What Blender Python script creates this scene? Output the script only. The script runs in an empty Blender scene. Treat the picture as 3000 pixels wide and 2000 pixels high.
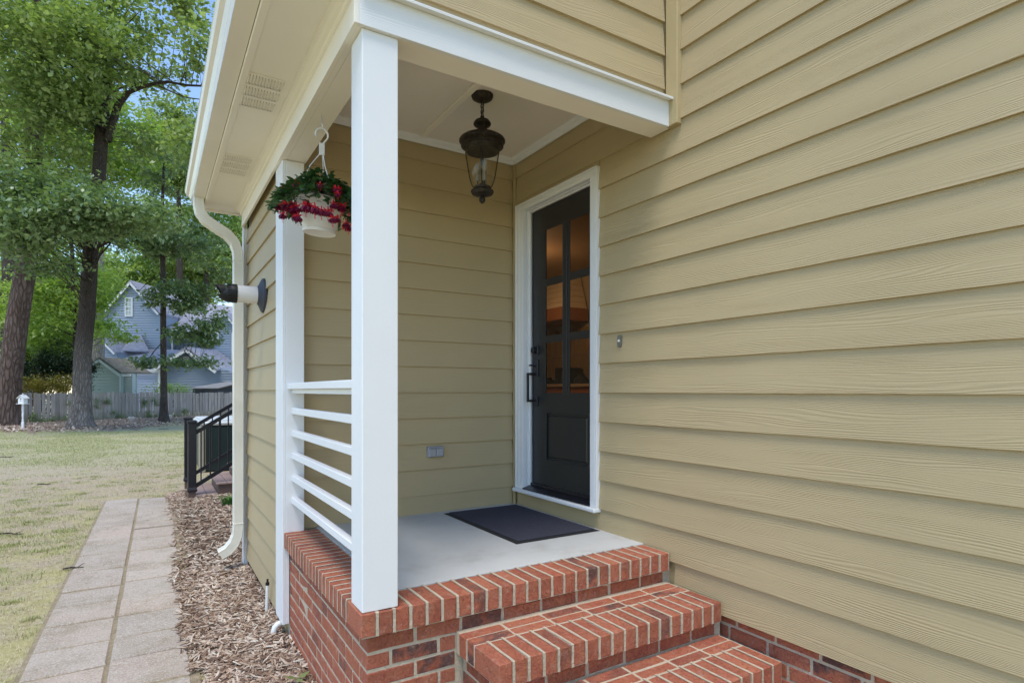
import bpy, bmesh, math, random
import numpy as np
from mathutils import Vector, Matrix

random.seed(7); rng = np.random.default_rng(7)
R = math.radians
C = bpy.context.scene.collection
scene = bpy.context.scene

# ------------------------------------------------------------------ camera, sky, sun
UP = 1.53                       # camera height over the garden path; builders below use camera-level z
FPX = 1713.0; YAW = R(31.63)
cam_d = bpy.data.cameras.new('camera'); cam = bpy.data.objects.new('camera', cam_d); C.objects.link(cam)
cam_d.sensor_width = 36; cam_d.lens = 36*FPX/3000; cam_d.shift_y = 144/3000
cam_d.clip_start = .05; cam_d.clip_end = 600
cam.location = (0, 0, 0); cam.rotation_euler = (R(90), 0, -YAW)
scene.camera = cam

SUN_EL, SUN_AZ = 67, 222        # azimuth clockwise from +Y
world = bpy.data.worlds.new('World'); scene.world = world; world.use_nodes = True
wn = world.node_tree
bg = wn.nodes['Background']; sky = wn.nodes.new('ShaderNodeTexSky'); sky.sky_type = 'NISHITA'
sky.sun_disc = False; sky.sun_elevation = R(SUN_EL); sky.sun_rotation = R(SUN_AZ)
sky.air_density = 1.0; sky.dust_density = 0.1; sky.ozone_density = 2.5; sky.altitude = 100
wn.links.new(sky.outputs[0], bg.inputs[0]); bg.inputs[1].default_value = .15
sd = bpy.data.lights.new('sun', 'SUN'); so = bpy.data.objects.new('sun', sd); C.objects.link(so)
sd.energy = 1.45; sd.angle = R(26); sd.color = (1, .95, .87)
so.rotation_euler = (R(90-SUN_EL), 0, R(180-SUN_AZ))
scene.view_settings.view_transform = 'Standard'; scene.view_settings.look = 'None'
scene.view_settings.exposure = 1.0; scene.view_settings.gamma = 1
scene.view_settings.use_curve_mapping = False
scene.render.engine = 'CYCLES'
scene.cycles.max_bounces = 8; scene.cycles.transparent_max_bounces = 24

# ------------------------------------------------------------------ helpers
FW = Vector((math.sin(YAW), math.cos(YAW), 0)); RT = Vector((math.cos(YAW), -math.sin(YAW), 0))
def P(px, t, z=0.0):
    """ground point seen in column px of the 3000 px photograph, t metres ahead"""
    v = FW*t + RT*((px-1500)/FPX*t); return Vector((v.x, v.y, z))
def zz(py, t): return (1144-py)/FPX*t

W = {}
def reg(o, loc, parent=None):
    loc = Vector(loc); W[o.name] = loc
    if parent is not None:
        o.parent = parent; o.location = loc - W[parent.name]
    else:
        o.location = loc
def thing(name, label, cat, loc, group=None):
    o = bpy.data.objects.new(name, None); C.objects.link(o); o.empty_display_size = .1
    reg(o, loc); tag(o, label, cat, group); return o
def tag(o, label=None, cat=None, group=None, kind=None):
    if label: o['label'] = label
    if cat: o['category'] = cat
    if group: o['group'] = group
    if kind: o['kind'] = kind
    return o

class G:
    """collects vertices and faces in world coordinates"""
    def __init__(s): s.v = []; s.f = []; s.m = []
    def add(s, v, f, m=0):
        n = len(s.v); s.v += [tuple(p) for p in v]; s.f += [tuple(i+n for i in q) for q in f]; s.m += [m]*len(f); return s
    def box(s, x0, x1, y0, y1, z0, z1, c=0.0, m=0):
        if c <= 0:
            v = [(x, y, z) for x in (x0, x1) for y in (y0, y1) for z in (z0, z1)]
            return s.add(v, [(0,1,3,2), (4,6,7,5), (0,4,5,1), (2,3,7,6), (0,2,6,4), (1,5,7,3)], m)
        v, f = chamf((x1-x0)/2, (y1-y0)/2, (z1-z0)/2, c)
        o = ((x0+x1)/2, (y0+y1)/2, (z0+z1)/2)
        return s.add([(a+o[0], b+o[1], d+o[2]) for a, b, d in v], f, m)
    def obox(s, o, ax, ay, az, m=0):
        """box from corner o with three edge vectors"""
        o, ax, ay, az = Vector(o), Vector(ax), Vector(ay), Vector(az)
        v = [o+ax*i+ay*j+az*k for i in (0, 1) for j in (0, 1) for k in (0, 1)]
        return s.add(v, [(0,1,3,2), (4,6,7,5), (0,4,5,1), (2,3,7,6), (0,2,6,4), (1,5,7,3)], m)
    def prism(s, poly, d, m=0):
        """poly: list of 3D points, d: extrusion vector"""
        n = len(poly); d = Vector(d); a = [Vector(p) for p in poly]; b = [p+d for p in a]
        f = [tuple(range(n))[::-1], tuple(range(n, 2*n))] + [(i, (i+1) % n, (i+1) % n+n, i+n) for i in range(n)]
        return s.add(a+b, f, m)
    def tube(s, pts, rad, n=8, cap=True, m=0, squash=None):
        pts = [Vector(p) for p in pts]
        if not hasattr(rad, '__len__'): rad = [rad]*len(pts)
        v = []; f = []
        prev = None
        for i, p in enumerate(pts):
            t = (pts[min(i+1, len(pts)-1)] - pts[max(i-1, 0)]).normalized()
            if prev is None:
                u = t.orthogonal().normalized()
            else:
                u = (prev - t*prev.dot(t)).normalized()
            prev = u; w = t.cross(u)
            for k in range(n):
                a = 2*math.pi*k/n
                v.append(p + (u*math.cos(a) + w*math.sin(a))*rad[i])
        for i in range(len(pts)-1):
            for k in range(n):
                a = i*n+k; b = i*n+(k+1) % n
                f.append((a, b, b+n, a+n))
        if cap:
            f.append(tuple(range(n))[::-1]); f.append(tuple(range((len(pts)-1)*n, len(pts)*n)))
        return s.add(v, f, m)
    def lathe(s, prof, c, n=24, m=0):
        v = []; f = []
        for r, z in prof:
            for k in range(n):
                a = 2*math.pi*k/n; v.append((c[0]+r*math.cos(a), c[1]+r*math.sin(a), c[2]+z))
        for i in range(len(prof)-1):
            for k in range(n):
                a = i*n+k; b = i*n+(k+1) % n
                f.append((a, b, b+n, a+n))
        f.append(tuple(range(n))[::-1]); f.append(tuple(range((len(prof)-1)*n, len(prof)*n)))
        return s.add(v, f, m)

def chamf(X, Y, Z, c):
    c = min(c, X*.9, Y*.9, Z*.9); v = []; idx = {}
    for sx in (-1, 1):
        for sy in (-1, 1):
            for sz in (-1, 1):
                for t in range(3):
                    idx[(sx, sy, sz, t)] = len(v)
                    v.append((sx*(X if t == 0 else X-c), sy*(Y if t == 1 else Y-c), sz*(Z if t == 2 else Z-c)))
    f = []; q = [(-1, -1), (1, -1), (1, 1), (-1, 1)]
    for s in (-1, 1):
        f.append([idx[(s, a, b, 0)] for a, b in q]); f.append([idx[(a, s, b, 1)] for a, b in q]); f.append([idx[(a, b, s, 2)] for a, b in q])
        for r in (-1, 1):
            f.append([idx[(s, r, -1, 0)], idx[(s, r, 1, 0)], idx[(s, r, 1, 1)], idx[(s, r, -1, 1)]])
            f.append([idx[(s, -1, r, 0)], idx[(s, 1, r, 0)], idx[(s, 1, r, 2)], idx[(s, -1, r, 2)]])
            f.append([idx[(-1, s, r, 1)], idx[(1, s, r, 1)], idx[(1, s, r, 2)], idx[(-1, s, r, 2)]])
    for sx in (-1, 1):
        for sy in (-1, 1):
            for sz in (-1, 1): f.append([idx[(sx, sy, sz, t)] for t in range(3)])
    return v, [tuple(x) for x in f]

def mk(name, g, mat, parent=None, loc=None, label=None, cat=None, group=None, kind=None, smooth=False, uvdir=None, recalc=True):
    me = bpy.data.meshes.new(name)
    if loc is None:
        if parent is not None: loc = W[parent.name]
        else:
            a = np.array(g.v); loc = ((a[:, 0].min()+a[:, 0].max())/2, (a[:, 1].min()+a[:, 1].max())/2, a[:, 2].min())
    loc = Vector(loc)
    me.from_pydata([(p[0]-loc.x, p[1]-loc.y, p[2]-loc.z) for p in g.v], [], g.f)
    mats = mat if isinstance(mat, (list, tuple)) else [mat]
    for m in mats: me.materials.append(m)
    if len(mats) > 1: me.polygons.foreach_set('material_index', g.m)
    if recalc:
        bm = bmesh.new(); bm.from_mesh(me); bmesh.ops.recalc_face_normals(bm, faces=bm.faces); bm.to_mesh(me); bm.free()
    if smooth:
        me.polygons.foreach_set('use_smooth', [True]*len(me.polygons))
        if smooth != 'all': me.set_sharp_from_angle(angle=R(40))
    if uvdir is not None: boarduv(me, loc, uvdir)
    o = bpy.data.objects.new(name, me); C.objects.link(o); reg(o, loc, parent); tag(o, label, cat, group, kind)
    return o
def boarduv(me, loc, d):
    """u along the board in metres, v across it"""
    uv = me.uv_layers.new(name='UVMap'); d = Vector(d)
    co = [v.co + loc for v in me.vertices]
    for l in me.loops:
        p = co[l.vertex_index]
        if abs(d.z) > .5: uv.data[l.index].uv = (p.z, p.x + p.y)
        else: uv.data[l.index].uv = (p.x*d.x + p.y*d.y, p.z + (p.x*d.y - p.y*d.x)*.999)
def mk_np(name, V, F, mat, parent=None, loc=(0, 0, 0), smooth=False, **kw):
    """V (n,3) world, F (m,k) with k = 3 or 4"""
    me = bpy.data.meshes.new(name); loc = Vector(loc); V = V - np.array(loc)
    k = F.shape[1]; me.vertices.add(len(V)); me.loops.add(F.size); me.polygons.add(len(F))
    me.vertices.foreach_set('co', V.astype(np.float32).ravel()); me.loops.foreach_set('vertex_index', F.astype(np.int32).ravel())
    me.polygons.foreach_set('loop_start', np.arange(0, F.size, k, dtype=np.int32))
    me.update(calc_edges=True); me.materials.append(mat)
    o = bpy.data.objects.new(name, me); C.objects.link(o); reg(o, loc, parent); tag(o, **kw)
    return o

# ------------------------------------------------------------------ materials
def lin(r, g, b):
    f = lambda c: c/12.92 if c <= .04045 else ((c+.055)/1.055)**2.4
    return (f(r/255), f(g/255), f(b/255), 1)
class M:
    def __init__(s, name, rough=.6, spec=.5):
        s.m = bpy.data.materials.new(name); s.m.use_nodes = True; s.t = s.m.node_tree; s.b = s.t.nodes['Principled BSDF']
        s.b.inputs['Roughness'].default_value = rough; s.b.inputs['Specular IOR Level'].default_value = spec
    def n(s, typ, **kw):
        x = s.t.nodes.new(typ)
        for k, v in kw.items():
            if k.startswith('i_'): x.inputs[k[2:]].default_value = v
            elif k.startswith('n_'): x.inputs[int(k[2:])].default_value = v
            else: setattr(x, k, v)
        return x
    def l(s, a, b): s.t.links.new(a, b)
    def coord(s, kind='Object', scale=(1, 1, 1), rand=0):
        c = s.n('ShaderNodeTexCoord').outputs[kind] if kind != 'Geo' else s.n('ShaderNodeNewGeometry').outputs['Position']
        mp = s.n('ShaderNodeMapping'); mp.inputs['Scale'].default_value = scale; s.l(c, mp.inputs['Vector'])
        if rand:
            oi = s.n('ShaderNodeObjectInfo'); mu = s.n('ShaderNodeMath', operation='MULTIPLY'); mu.inputs[1].default_value = rand
            s.l(oi.outputs['Random'], mu.inputs[0]); cb = s.n('ShaderNodeCombineXYZ')
            for i in range(3): s.l(mu.outputs[0], cb.inputs[i])
            s.l(cb.outputs[0], mp.inputs['Location'])
        return mp.outputs[0]
    def noise(s, vec, scale=5, detail=4, rough=.5, dist=0):
        x = s.n('ShaderNodeTexNoise'); s.l(vec, x.inputs['Vector'])
        x.inputs['Scale'].default_value = scale; x.inputs['Detail'].default_value = detail
        x.inputs['Roughness'].default_value = rough; x.inputs['Distortion'].default_value = dist
        return x.outputs['Fac']
    def ramp(s, fac, stops, interp='LINEAR'):
        r = s.n('ShaderNodeValToRGB'); e = r.color_ramp.elements; r.color_ramp.interpolation = interp
        while len(e) < len(stops): e.new(.5)
        for i, (p, c) in enumerate(stops): e[i].position = p; e[i].color = c if len(c) == 4 else (*c, 1)
        s.l(fac, r.inputs[0]); return r.outputs[0]
    def mix(s, f, a, b, blend='MIX'):
        x = s.n('ShaderNodeMix', data_type='RGBA', blend_type=blend)
        for sock, v in ((x.inputs[0], f), (x.inputs[6], a), (x.inputs[7], b)):
            if hasattr(v, 'links') or hasattr(v, 'is_linked'): s.l(v, sock)
            else: sock.default_value = v
        return x.outputs[2]
    def math(s, op, a, b=0.0, c=0.0):
        x = s.n('ShaderNodeMath', operation=op)
        for i, v in enumerate((a, b, c)):
            if hasattr(v, 'is_linked'): s.l(v, x.inputs[i])
            else: x.inputs[i].default_value = v
        return x.outputs[0]
    def col(s, c):
        if hasattr(c, 'is_linked'): s.l(c, s.b.inputs['Base Color'])
        else: s.b.inputs['Base Color'].default_value = c
        return s
    def bump(s, h, dist=.01, strength=1.0, prev=None):
        x = s.n('ShaderNodeBump'); x.inputs['Distance'].default_value = dist; x.inputs['Strength'].default_value = strength
        s.l(h, x.inputs['Height'])
        if prev is not None: s.l(prev, x.inputs['Normal'])
        s.l(x.outputs[0], s.b.inputs['Normal']); return x.outputs[0]

def grain_mat(name, c, amount=1.0, rough=.55, var=.05, freq=200, dist=.00065):
    """embossed wood-grain fibre cement: contour lines of a stretched noise"""
    m = M(name, rough, .35)
    uv = m.coord('UV', (1, 1, 1), rand=37.0)
    sep = m.n('ShaderNodeSeparateXYZ'); m.l(uv, sep.inputs[0])
    st = m.n('ShaderNodeMapping'); st.inputs['Scale'].default_value = (.85, 9.0, 1); m.l(uv, st.inputs['Vector'])
    nz = m.noise(st.outputs[0], 1.0, 2.0, .45)
    st2 = m.n('ShaderNodeMapping'); st2.inputs['Scale'].default_value = (9, 40, 1); m.l(uv, st2.inputs['Vector'])
    nz2 = m.noise(st2.outputs[0], 1.0, 3, .6)
    # height = sin(2pi*(v*freq + N*k + n2*.5))
    a = m.math('MULTIPLY', sep.outputs[1], freq)
    b = m.math('MULTIPLY_ADD', nz, 26.0, a)
    d = m.math('MULTIPLY_ADD', nz2, .35, b)
    sn = m.math('SINE', m.math('MULTIPLY', d, 2*math.pi*.55))
    mask = m.noise(st.outputs[0], 2.3, 2, .5)
    mk_ = m.ramp(mask, [(.38, (0.15, .15, .15)), (.6, (1, 1, 1))])
    h = m.math('MULTIPLY', sn, mk_)
    m.bump(h, dist*amount, 1.0)
    big = m.noise(m.coord('Object', (1, 1, 1)), 1.3, 3)
    cc = m.ramp(big, [(.3, tuple(x*(1-var) for x in c[:3])), (.7, tuple(min(1, x*(1+var)) for x in c[:3]))])
    fine = m.ramp(sn, [(.0, (.97, .97, .97)), (.5, (1, 1, 1))])
    m.col(m.mix(1.0, cc, fine, 'MULTIPLY'))
    return m.m
def flat_mat(name, c, rough=.5, spec=.5, var=.05, scale=8, bump=.0, bscale=60, metal=0, stain=None):
    m = M(name, rough, spec); m.b.inputs['Metallic'].default_value = metal
    v = m.coord('Object', (1, 1, 1), rand=13)
    n = m.noise(v, scale, 5, .6)
    col = m.ramp(n, [(.3, tuple(x*(1-var) for x in c[:3])), (.7, tuple(min(1, x*(1+var)) for x in c[:3]))])
    if stain:
        n2 = m.noise(v, stain[1], 6, .65); col = m.mix(m.ramp(n2, [(stain[2], (0, 0, 0)), (stain[2]+.15, (stain[3],)*3)]), col, stain[0])
    m.col(col)
    if bump: m.bump(m.noise(v, bscale, 4, .6), bump)
    return m.m

SIDING = (.465, .365, .205)
m_siding = grain_mat('olive_tan_siding_paint', SIDING, .8)
m_olive = grain_mat('olive_trim_paint', (.47, .368, .195), .6, freq=60)
m_sidsm = grain_mat('olive_tan_siding_smooth', SIDING, .2)
m_white = flat_mat('white_trim_paint', (.80, .80, .79), .45, .4, .015, 3, .0004, 90)
m_wgrain = grain_mat('white_embossed_trim_paint', (.80, .80, .79), .35, .5, .01, freq=230)
m_soffit = flat_mat('cream_soffit_paint', (.88, .815, .70), .5, .4, .02, 2, .0003, 60)
m_gutter = flat_mat('cream_gutter_enamel', (.82, .76, .655), .18, .5, .03, 3)
m_ceil = flat_mat('porch_ceiling_paint', (.80, .735, .65), .6, .3, .02, 2)
m_black = flat_mat('black_plastic', (.008, .008, .009), .5, .35, .1)
m_bmetal = flat_mat('black_metal', (.012, .012, .018), .3, .5, .1)
m_door = flat_mat('charcoal_door_paint', (.022, .022, .023), .32, .5, .04, 2)
m_seam = flat_mat('dark_shadow_gap', (.06, .055, .045), .9, .1)
m_mortar = flat_mat('buff_mortar', (.53, .45, .335), .95, .1, .12, 30, .006, 90)
m_conc = flat_mat('porch_concrete', (.52, .52, .50), .85, .2, .07, 2.2, .0015, 140, stain=((.36, .34, .30, 1), 2.4, .52, .5))
m_bronze = None

def brick_mat():
    m = M('red_clay_brick', .85, .25)
    oi = m.n('ShaderNodeObjectInfo')
    v = m.coord('Object', (1, 1, 1), rand=53)
    base = m.ramp(oi.outputs['Random'], [(0, (.41, .115, .068)), (.2, (.31, .085, .055)), (.4, (.46, .15, .09)), (.6, (.37, .11, .07)), (.8, (.43, .125, .068)), (1, (.28, .085, .055))])
    n1 = m.noise(v, 14, 6, .7)
    c1 = m.mix(m.ramp(n1, [(.35, (0, 0, 0)), (.7, (.75, .75, .75))]), base, (.47, .18, .095, 1))
    # flashed (dark fired) zones on some bricks
    n2 = m.noise(v, 11, 2, .5)
    r7 = m.math('FRACT', m.math('MULTIPLY', oi.outputs['Random'], 17.31))
    sel = m.ramp(r7, [(.84, (0, 0, 0)), (.97, (1, 1, 1))])
    fl = m.math('MULTIPLY', m.ramp(n2, [(.42, (0, 0, 0)), (.58, (1, 1, 1))]), sel)
    c2 = m.mix(m.math('MULTIPLY', fl, .82), c1, (.075, .055, .055, 1))
    n3 = m.noise(v, 160, 2, .5)
    c3 = m.mix(m.ramp(n3, [(.69, (0, 0, 0)), (.74, (.6, .6, .6))]), c2, (.62, .5, .4, 1))
    n5 = m.noise(v, 22, 5, .7)
    c4 = m.mix(m.ramp(n5, [(.55, (0, 0, 0)), (.78, (.55, .55, .55))]), c3, (.52, .36, .27, 1))
    m.col(c4)
    n4 = m.noise(v, 55, 6, .75, .6)
    cr = m.noise(v, 26, 3, .5, 2.0)
    crack = m.ramp(m.math('ABSOLUTE', m.math('SUBTRACT', cr, .5)), [(0, (0, 0, 0)), (.025, (1, 1, 1))])
    p = m.bump(n4, .006, .9); m.bump(crack, .005, .7, p)
    return m.m
m_brick = brick_mat()

def leaf_mat(name, cols, trans=.45, rough=.45):
    m = M(name, rough, .6)
    g = m.n('ShaderNodeNewGeometry')
    big = m.noise(m.coord('Geo'), .35, 3, .6)
    f = m.math('ADD', m.math('MULTIPLY', g.outputs['Random Per Island'], .65), m.math('MULTIPLY', big, .35))
    n = len(cols); col = m.ramp(f, [(i/(n-1), c) for i, c in enumerate(cols)])
    m.col(col)
    tr = m.n('ShaderNodeBsdfTranslucent'); tc = m.mix(1.0, col, (1.25, 1.35, .55, 1), 'MULTIPLY'); m.l(tc, tr.inputs[0])
    ms = m.n('ShaderNodeMixShader'); ms.inputs[0].default_value = trans
    m.l(m.b.outputs[0], ms.inputs[1]); m.l(tr.outputs[0], ms.inputs[2])
    m.l(ms.outputs[0], m.t.nodes['Material Output'].inputs[0])
    return m.m
m_leafA = leaf_mat('broad_leaf_green', [(.12, .18, .065), (.20, .275, .095), (.31, .39, .15), (.47, .54, .26)], 0.42, 0.3)
m_leafB = leaf_mat('dark_leaf_green', [(.09, .15, .075), (.15, .225, .10), (.22, .30, .14), (.34, .42, .22)], 0.32, 0.3)
m_leafC = leaf_mat('bright_leaf_green', [(.19, .28, .06), (.27, .38, .09), (.36, .48, .14), (.46, .55, .20)], 0.5, 0.45)
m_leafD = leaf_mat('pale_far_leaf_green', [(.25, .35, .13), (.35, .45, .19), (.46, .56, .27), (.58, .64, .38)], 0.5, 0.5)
m_leafE = leaf_mat('shrub_leaf_dark', [(.008, .022, .008), (.015, .035, .012), (.03, .06, .02)], .2)
m_leafF = leaf_mat('shrub_leaf_gold', [(.15, .16, .02), (.22, .22, .03), (.3, .2, .05), (.12, .18, .03)], .4)
m_leafG = leaf_mat('basket_leaf', [(0.025, 0.070, 0.022), (0.042, 0.105, 0.035), (0.070, 0.140, 0.049)], .25, .35)

def bark_mat(name, c1, c2, sc=1.0, depth=.04, top=None):
    m = M(name, .95, .15); v = m.coord('Object', (1, 1, .22))
    vo = m.n('ShaderNodeTexVoronoi', feature='DISTANCE_TO_EDGE'); vo.inputs['Scale'].default_value = 13*sc
    nz = m.noise(v, 6, 4, .6); ad = m.mix(.12, v, nz); m.l(ad, vo.inputs['Vector'])
    e = m.ramp(vo.outputs['Distance'], [(0, (0, 0, 0)), (.22, (1, 1, 1))])
    n2 = m.noise(m.coord('Object', (1, 1, .5)), 3.0, 5, .65)
    col = m.mix(m.ramp(n2, [(.35, (0, 0, 0)), (.65, (1, 1, 1))]), c1, c2)
    if top:
        sp = m.n('ShaderNodeSeparateXYZ'); m.l(m.coord('Object'), sp.inputs[0]); hz = m.math('ADD', sp.outputs[2], m.math('MULTIPLY', n2, 1.5))
        col = m.mix(m.ramp(m.math('MULTIPLY', hz, .1), [(.2, (0, 0, 0)), (.5, (1, 1, 1))]), col, top)
    m.col(m.mix(m.math('MULTIPLY', m.math('SUBTRACT', 1.0, e), .55), col, tuple(x*.35 for x in c1[:3])+(1,)))
    m.bump(m.math('ADD', e, m.math('MULTIPLY', n2, .5)), depth, .9)
    return m.m
m_barkP = bark_mat('pine_bark', (.125, .083, .065, 1), (.20, .145, .125, 1), .7, .05)
m_barkO = bark_mat('grey_ridged_bark', (.20, .17, .145, 1), (.33, .29, .26, 1), 1.3, .04, (.065, .05, .04, 1))
m_barkD = bark_mat('dark_bark', (.075, .06, .05, 1), (.12, .10, .085, 1), 1.6, .02)
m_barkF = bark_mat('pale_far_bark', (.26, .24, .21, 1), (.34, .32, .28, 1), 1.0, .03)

# ------------------------------------------------------------------ ground
def ground_mat():
    m = M('lawn_and_soil', .95, .1); v = m.coord('Geo')
    sep = m.n('ShaderNodeSeparateXYZ'); m.l(v, sep.inputs[0])
    big = m.noise(v, .35, 5, .6); mid = m.noise(v, 2.2, 6, .7); fine = m.noise(v, 30, 5, .75); vf = m.noise(v, 120, 3, .7)
    dry = m.ramp(fine, [(.3, (.30, .23, .15)), (.5, (.47, .38, .26)), (.7, (.60, .51, .38))])
    moss = m.ramp(fine, [(.3, (.38, .33, .13)), (.7, (.58, .52, .26))])
    green = m.ramp(fine, [(.3, (.31, .30, .14)), (.7, (.52, .50, .28))])
    dist = m.math('ADD', m.math('MULTIPLY', sep.outputs[0], .5244), m.math('MULTIPLY', sep.outputs[1], .8515))
    mz = m.ramp(m.math('ADD', mid, m.math('MULTIPLY', dist, -.022)), [(.30, (0, 0, 0)), (.50, (.9, .9, .9))])
    c = m.mix(mz, dry, moss)
    # distance along the garden: greener towards the fence
    dist = m.math('ADD', m.math('MULTIPLY', sep.outputs[0], .5244), m.math('MULTIPLY', sep.outputs[1], .8515))
    far = m.ramp(m.math('ADD', m.math('MULTIPLY', dist, .06), m.math('MULTIPLY', big, .4)), [(.84, (0, 0, 0)), (1.05, (.5, .5, .5))])
    c = m.mix(far, c, green)
    patch = m.ramp(m.noise(v, .9, 5, .7), [(.58, (0, 0, 0)), (.70, (.35, .35, .35))])
    c = m.mix(patch, c, green)
    c = m.mix(m.ramp(vf, [(.3, (.35, .35, .35)), (.5, (0, 0, 0))]), c, (.16, .13, .08, 1))
    m.col(c); p = m.bump(mid, .05, .5); m.bump(fine, .02, .9, p)
    return m.m
g = G(); N = 60
for i in range(N+1):
    for j in range(N+1):
        x = -1+2*i/N; y = -1+2*j/N
        x = math.copysign(abs(x)**2.2*250, x); y = math.copysign(abs(y)**2.2*250, y)
        x += 0; y += 8
        z = -1.545
        if .22 < x and y < 9: z = -1.56
        g.v.append((x, y, z))
for i in range(N):
    for j in range(N):
        a = i*(N+1)+j; g.f.append((a, a+N+1, a+N+2, a+1)); g.m.append(0)
mk('ground', g, ground_mat(), kind='structure', loc=(0, 0, -1.545), smooth='all', recalc=False,
   label='patchy tan and green lawn of the back garden')

# leaf litter bed along the fence
def litter_mat():
    m = M('brown_leaf_litter', .95, .1); v = m.coord('Geo'); f = m.noise(v, 14, 6, .8); f2 = m.noise(v, 50, 3, .7)
    c = m.ramp(f, [(.3, (.22, .14, .10)), (.5, (.36, .26, .19)), (.7, (.50, .40, .31))]); m.col(m.mix(m.ramp(f2, [(.5, (0, 0, 0)), (.7, (.6, .6, .6))]), c, (.5, .4, .3, 1)))
    m.bump(f, .06, 1); return m.m
def fence_pt(px):            # fence line in plan
    t = 26.4 + (px)*.0127 + max(0, px-250)*.003
    return P(px, t)
g = G(); ks = list(range(-260, 820, 6)); rows = []
for px in ks:
    a = fence_pt(px); b = P(px, (1.53*FPX)/(116+5*math.sin(px*.021)+3*math.sin(px*.083)+random.uniform(-4, 4) - max(0, px-270)*.075))
    rows.append([a + (b-a)*s for s in (-.35, 0, .5, .85, 1)])
for r in rows:
    for k, p in enumerate(r): g.v.append((p.x, p.y, -1.545 + (.012, .06, .05, .03, .001)[k]))
for i in range(len(rows)-1):
    for k in range(4): a = i*5+k; g.f.append((a, a+5, a+6, a+1)); g.m.append(0)
mk('leaf_litter_bed', g, litter_mat(), kind='structure', smooth='all', label='strip of brown leaf litter along the foot of the fence')

# ------------------------------------------------------------------ garden path of pavers
m_paver = None
def paver_mat():
    m = M('weathered_pink_grey_concrete', .9, .15); v = m.coord('Object', (1, 1, 1), rand=31); g_ = m.coord('Geo')
    oi = m.n('ShaderNodeObjectInfo')
    base = m.ramp(oi.outputs['Random'], [(0, (.37, .29, .225)), (.35, (.48, .37, .285)), (.7, (.36, .30, .24)), (1, (.52, .41, .32))])
    n = m.noise(v, 3.5, 6, .7); c = m.mix(m.ramp(n, [(.35, (0, 0, 0)), (.7, (.7, .7, .7))]), base, (.48, .42, .345, 1))
    n2 = m.noise(g_, 2.6, 6, .75); c = m.mix(m.ramp(n2, [(.47, (0, 0, 0)), (.66, (.7, .7, .7))]), c, (.27, .22, .14, 1))
    sp = m.noise(v, 95, 3, .75); c = m.mix(m.ramp(sp, [(.5, (0, 0, 0)), (.68, (.8, .8, .8))]), c, (.66, .6, .54, 1))
    sp2 = m.noise(v, 70, 3, .75); c = m.mix(m.ramp(sp2, [(.55, (0, 0, 0)), (.7, (.55, .55, .55))]), c, (.14, .11, .09, 1))
    m.col(c); m.bump(sp, .004, .9); return m.m
m_paver = paver_mat()
m_joint = flat_mat('sandy_joint_soil', (.33, .265, .17), .95, .1, .25, 25, .01, 80)
path = bpy.data.objects.new('garden_path', None); C.objects.link(path)
reg(path, (-.2, 6, -1.55)); tag(path, 'path of two rows of worn square pavers beside the bark mulch', kind='structure')
def pathx(y, k):             # left edge, centre joint, right edge
    return (-.603, -.205, .195)[k] + (y-4)*(.0098, .0093, .0085)[k]
g = G(); g.add([(pathx(1, 0)-.02, 1, -1.533), (pathx(1, 2)+.03, 1, -1.533), (pathx(9.84, 2)+.03, 9.84, -1.533), (pathx(9.84, 0)-.02, 9.84, -1.533)], [(0, 1, 2, 3)])
mk('joint_bed', g, m_joint, path, recalc=False)
jl = [9.86, 9.07, 8.3, 7.95, 7.1, 6.7, 6.1, 5.55, 5.16, 4.78, 4.36, 3.96, 3.55, 3.15, 2.75, 2.35, 1.95, 1.55, 1.15]
jr = [9.8, 8.9, 8.03, 7.63, 7.17, 6.66, 6.07, 5.62, 5.14, 4.77, 4.36, 4.0, 3.6, 3.2, 2.8, 2.4, 2.0, 1.6, 1.2]
for js, a, b in ((jl, 0, 1), (jr, 1, 2)):
    for i in range(len(js)-1):
        y1, y0 = js[i]-random.uniform(.009, .016), js[i+1]+random.uniform(.009, .016)
        g = G(); tz = [random.uniform(-.006, .006) for _ in range(4)]
        if a == 1 and i == 2: tz = [.02, .022, -.004, -.004]
        e = .014 if a == 0 else .013
        xs = [pathx(y0, a)+.005, pathx(y0, b)-e, pathx(y1, b)-e, pathx(y1, a)+.005]
        zt = -1.527
        tops = [(xs[0], y0, zt+tz[0]), (xs[1], y0, zt+tz[1]), (xs[2], y1, zt+tz[2]), (xs[3], y1, zt+tz[3])]
        mx = sum(p[0] for p in tops)/4; my = (y0+y1)/2
        inn = [(mx+(p[0]-mx)*.965, my+(p[1]-my)*.965, p[2]+.002) for p in tops]
        g.v = [(p[0], p[1], -1.57) for p in tops] + [(p[0], p[1], p[2]-.006) for p in tops] + inn
        g.f = [(8, 9, 10, 11)] + [(k, (k+1) % 4, (k+1) % 4+4, k+4) for k in range(4)] + [(k+4, (k+1) % 4+4, (k+1) % 4+8, k+8) for k in range(4)]
        g.m = [0]*9
        mk('paver', g, m_paver, path, loc=(mx, my, -1.53), recalc=False)

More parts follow.
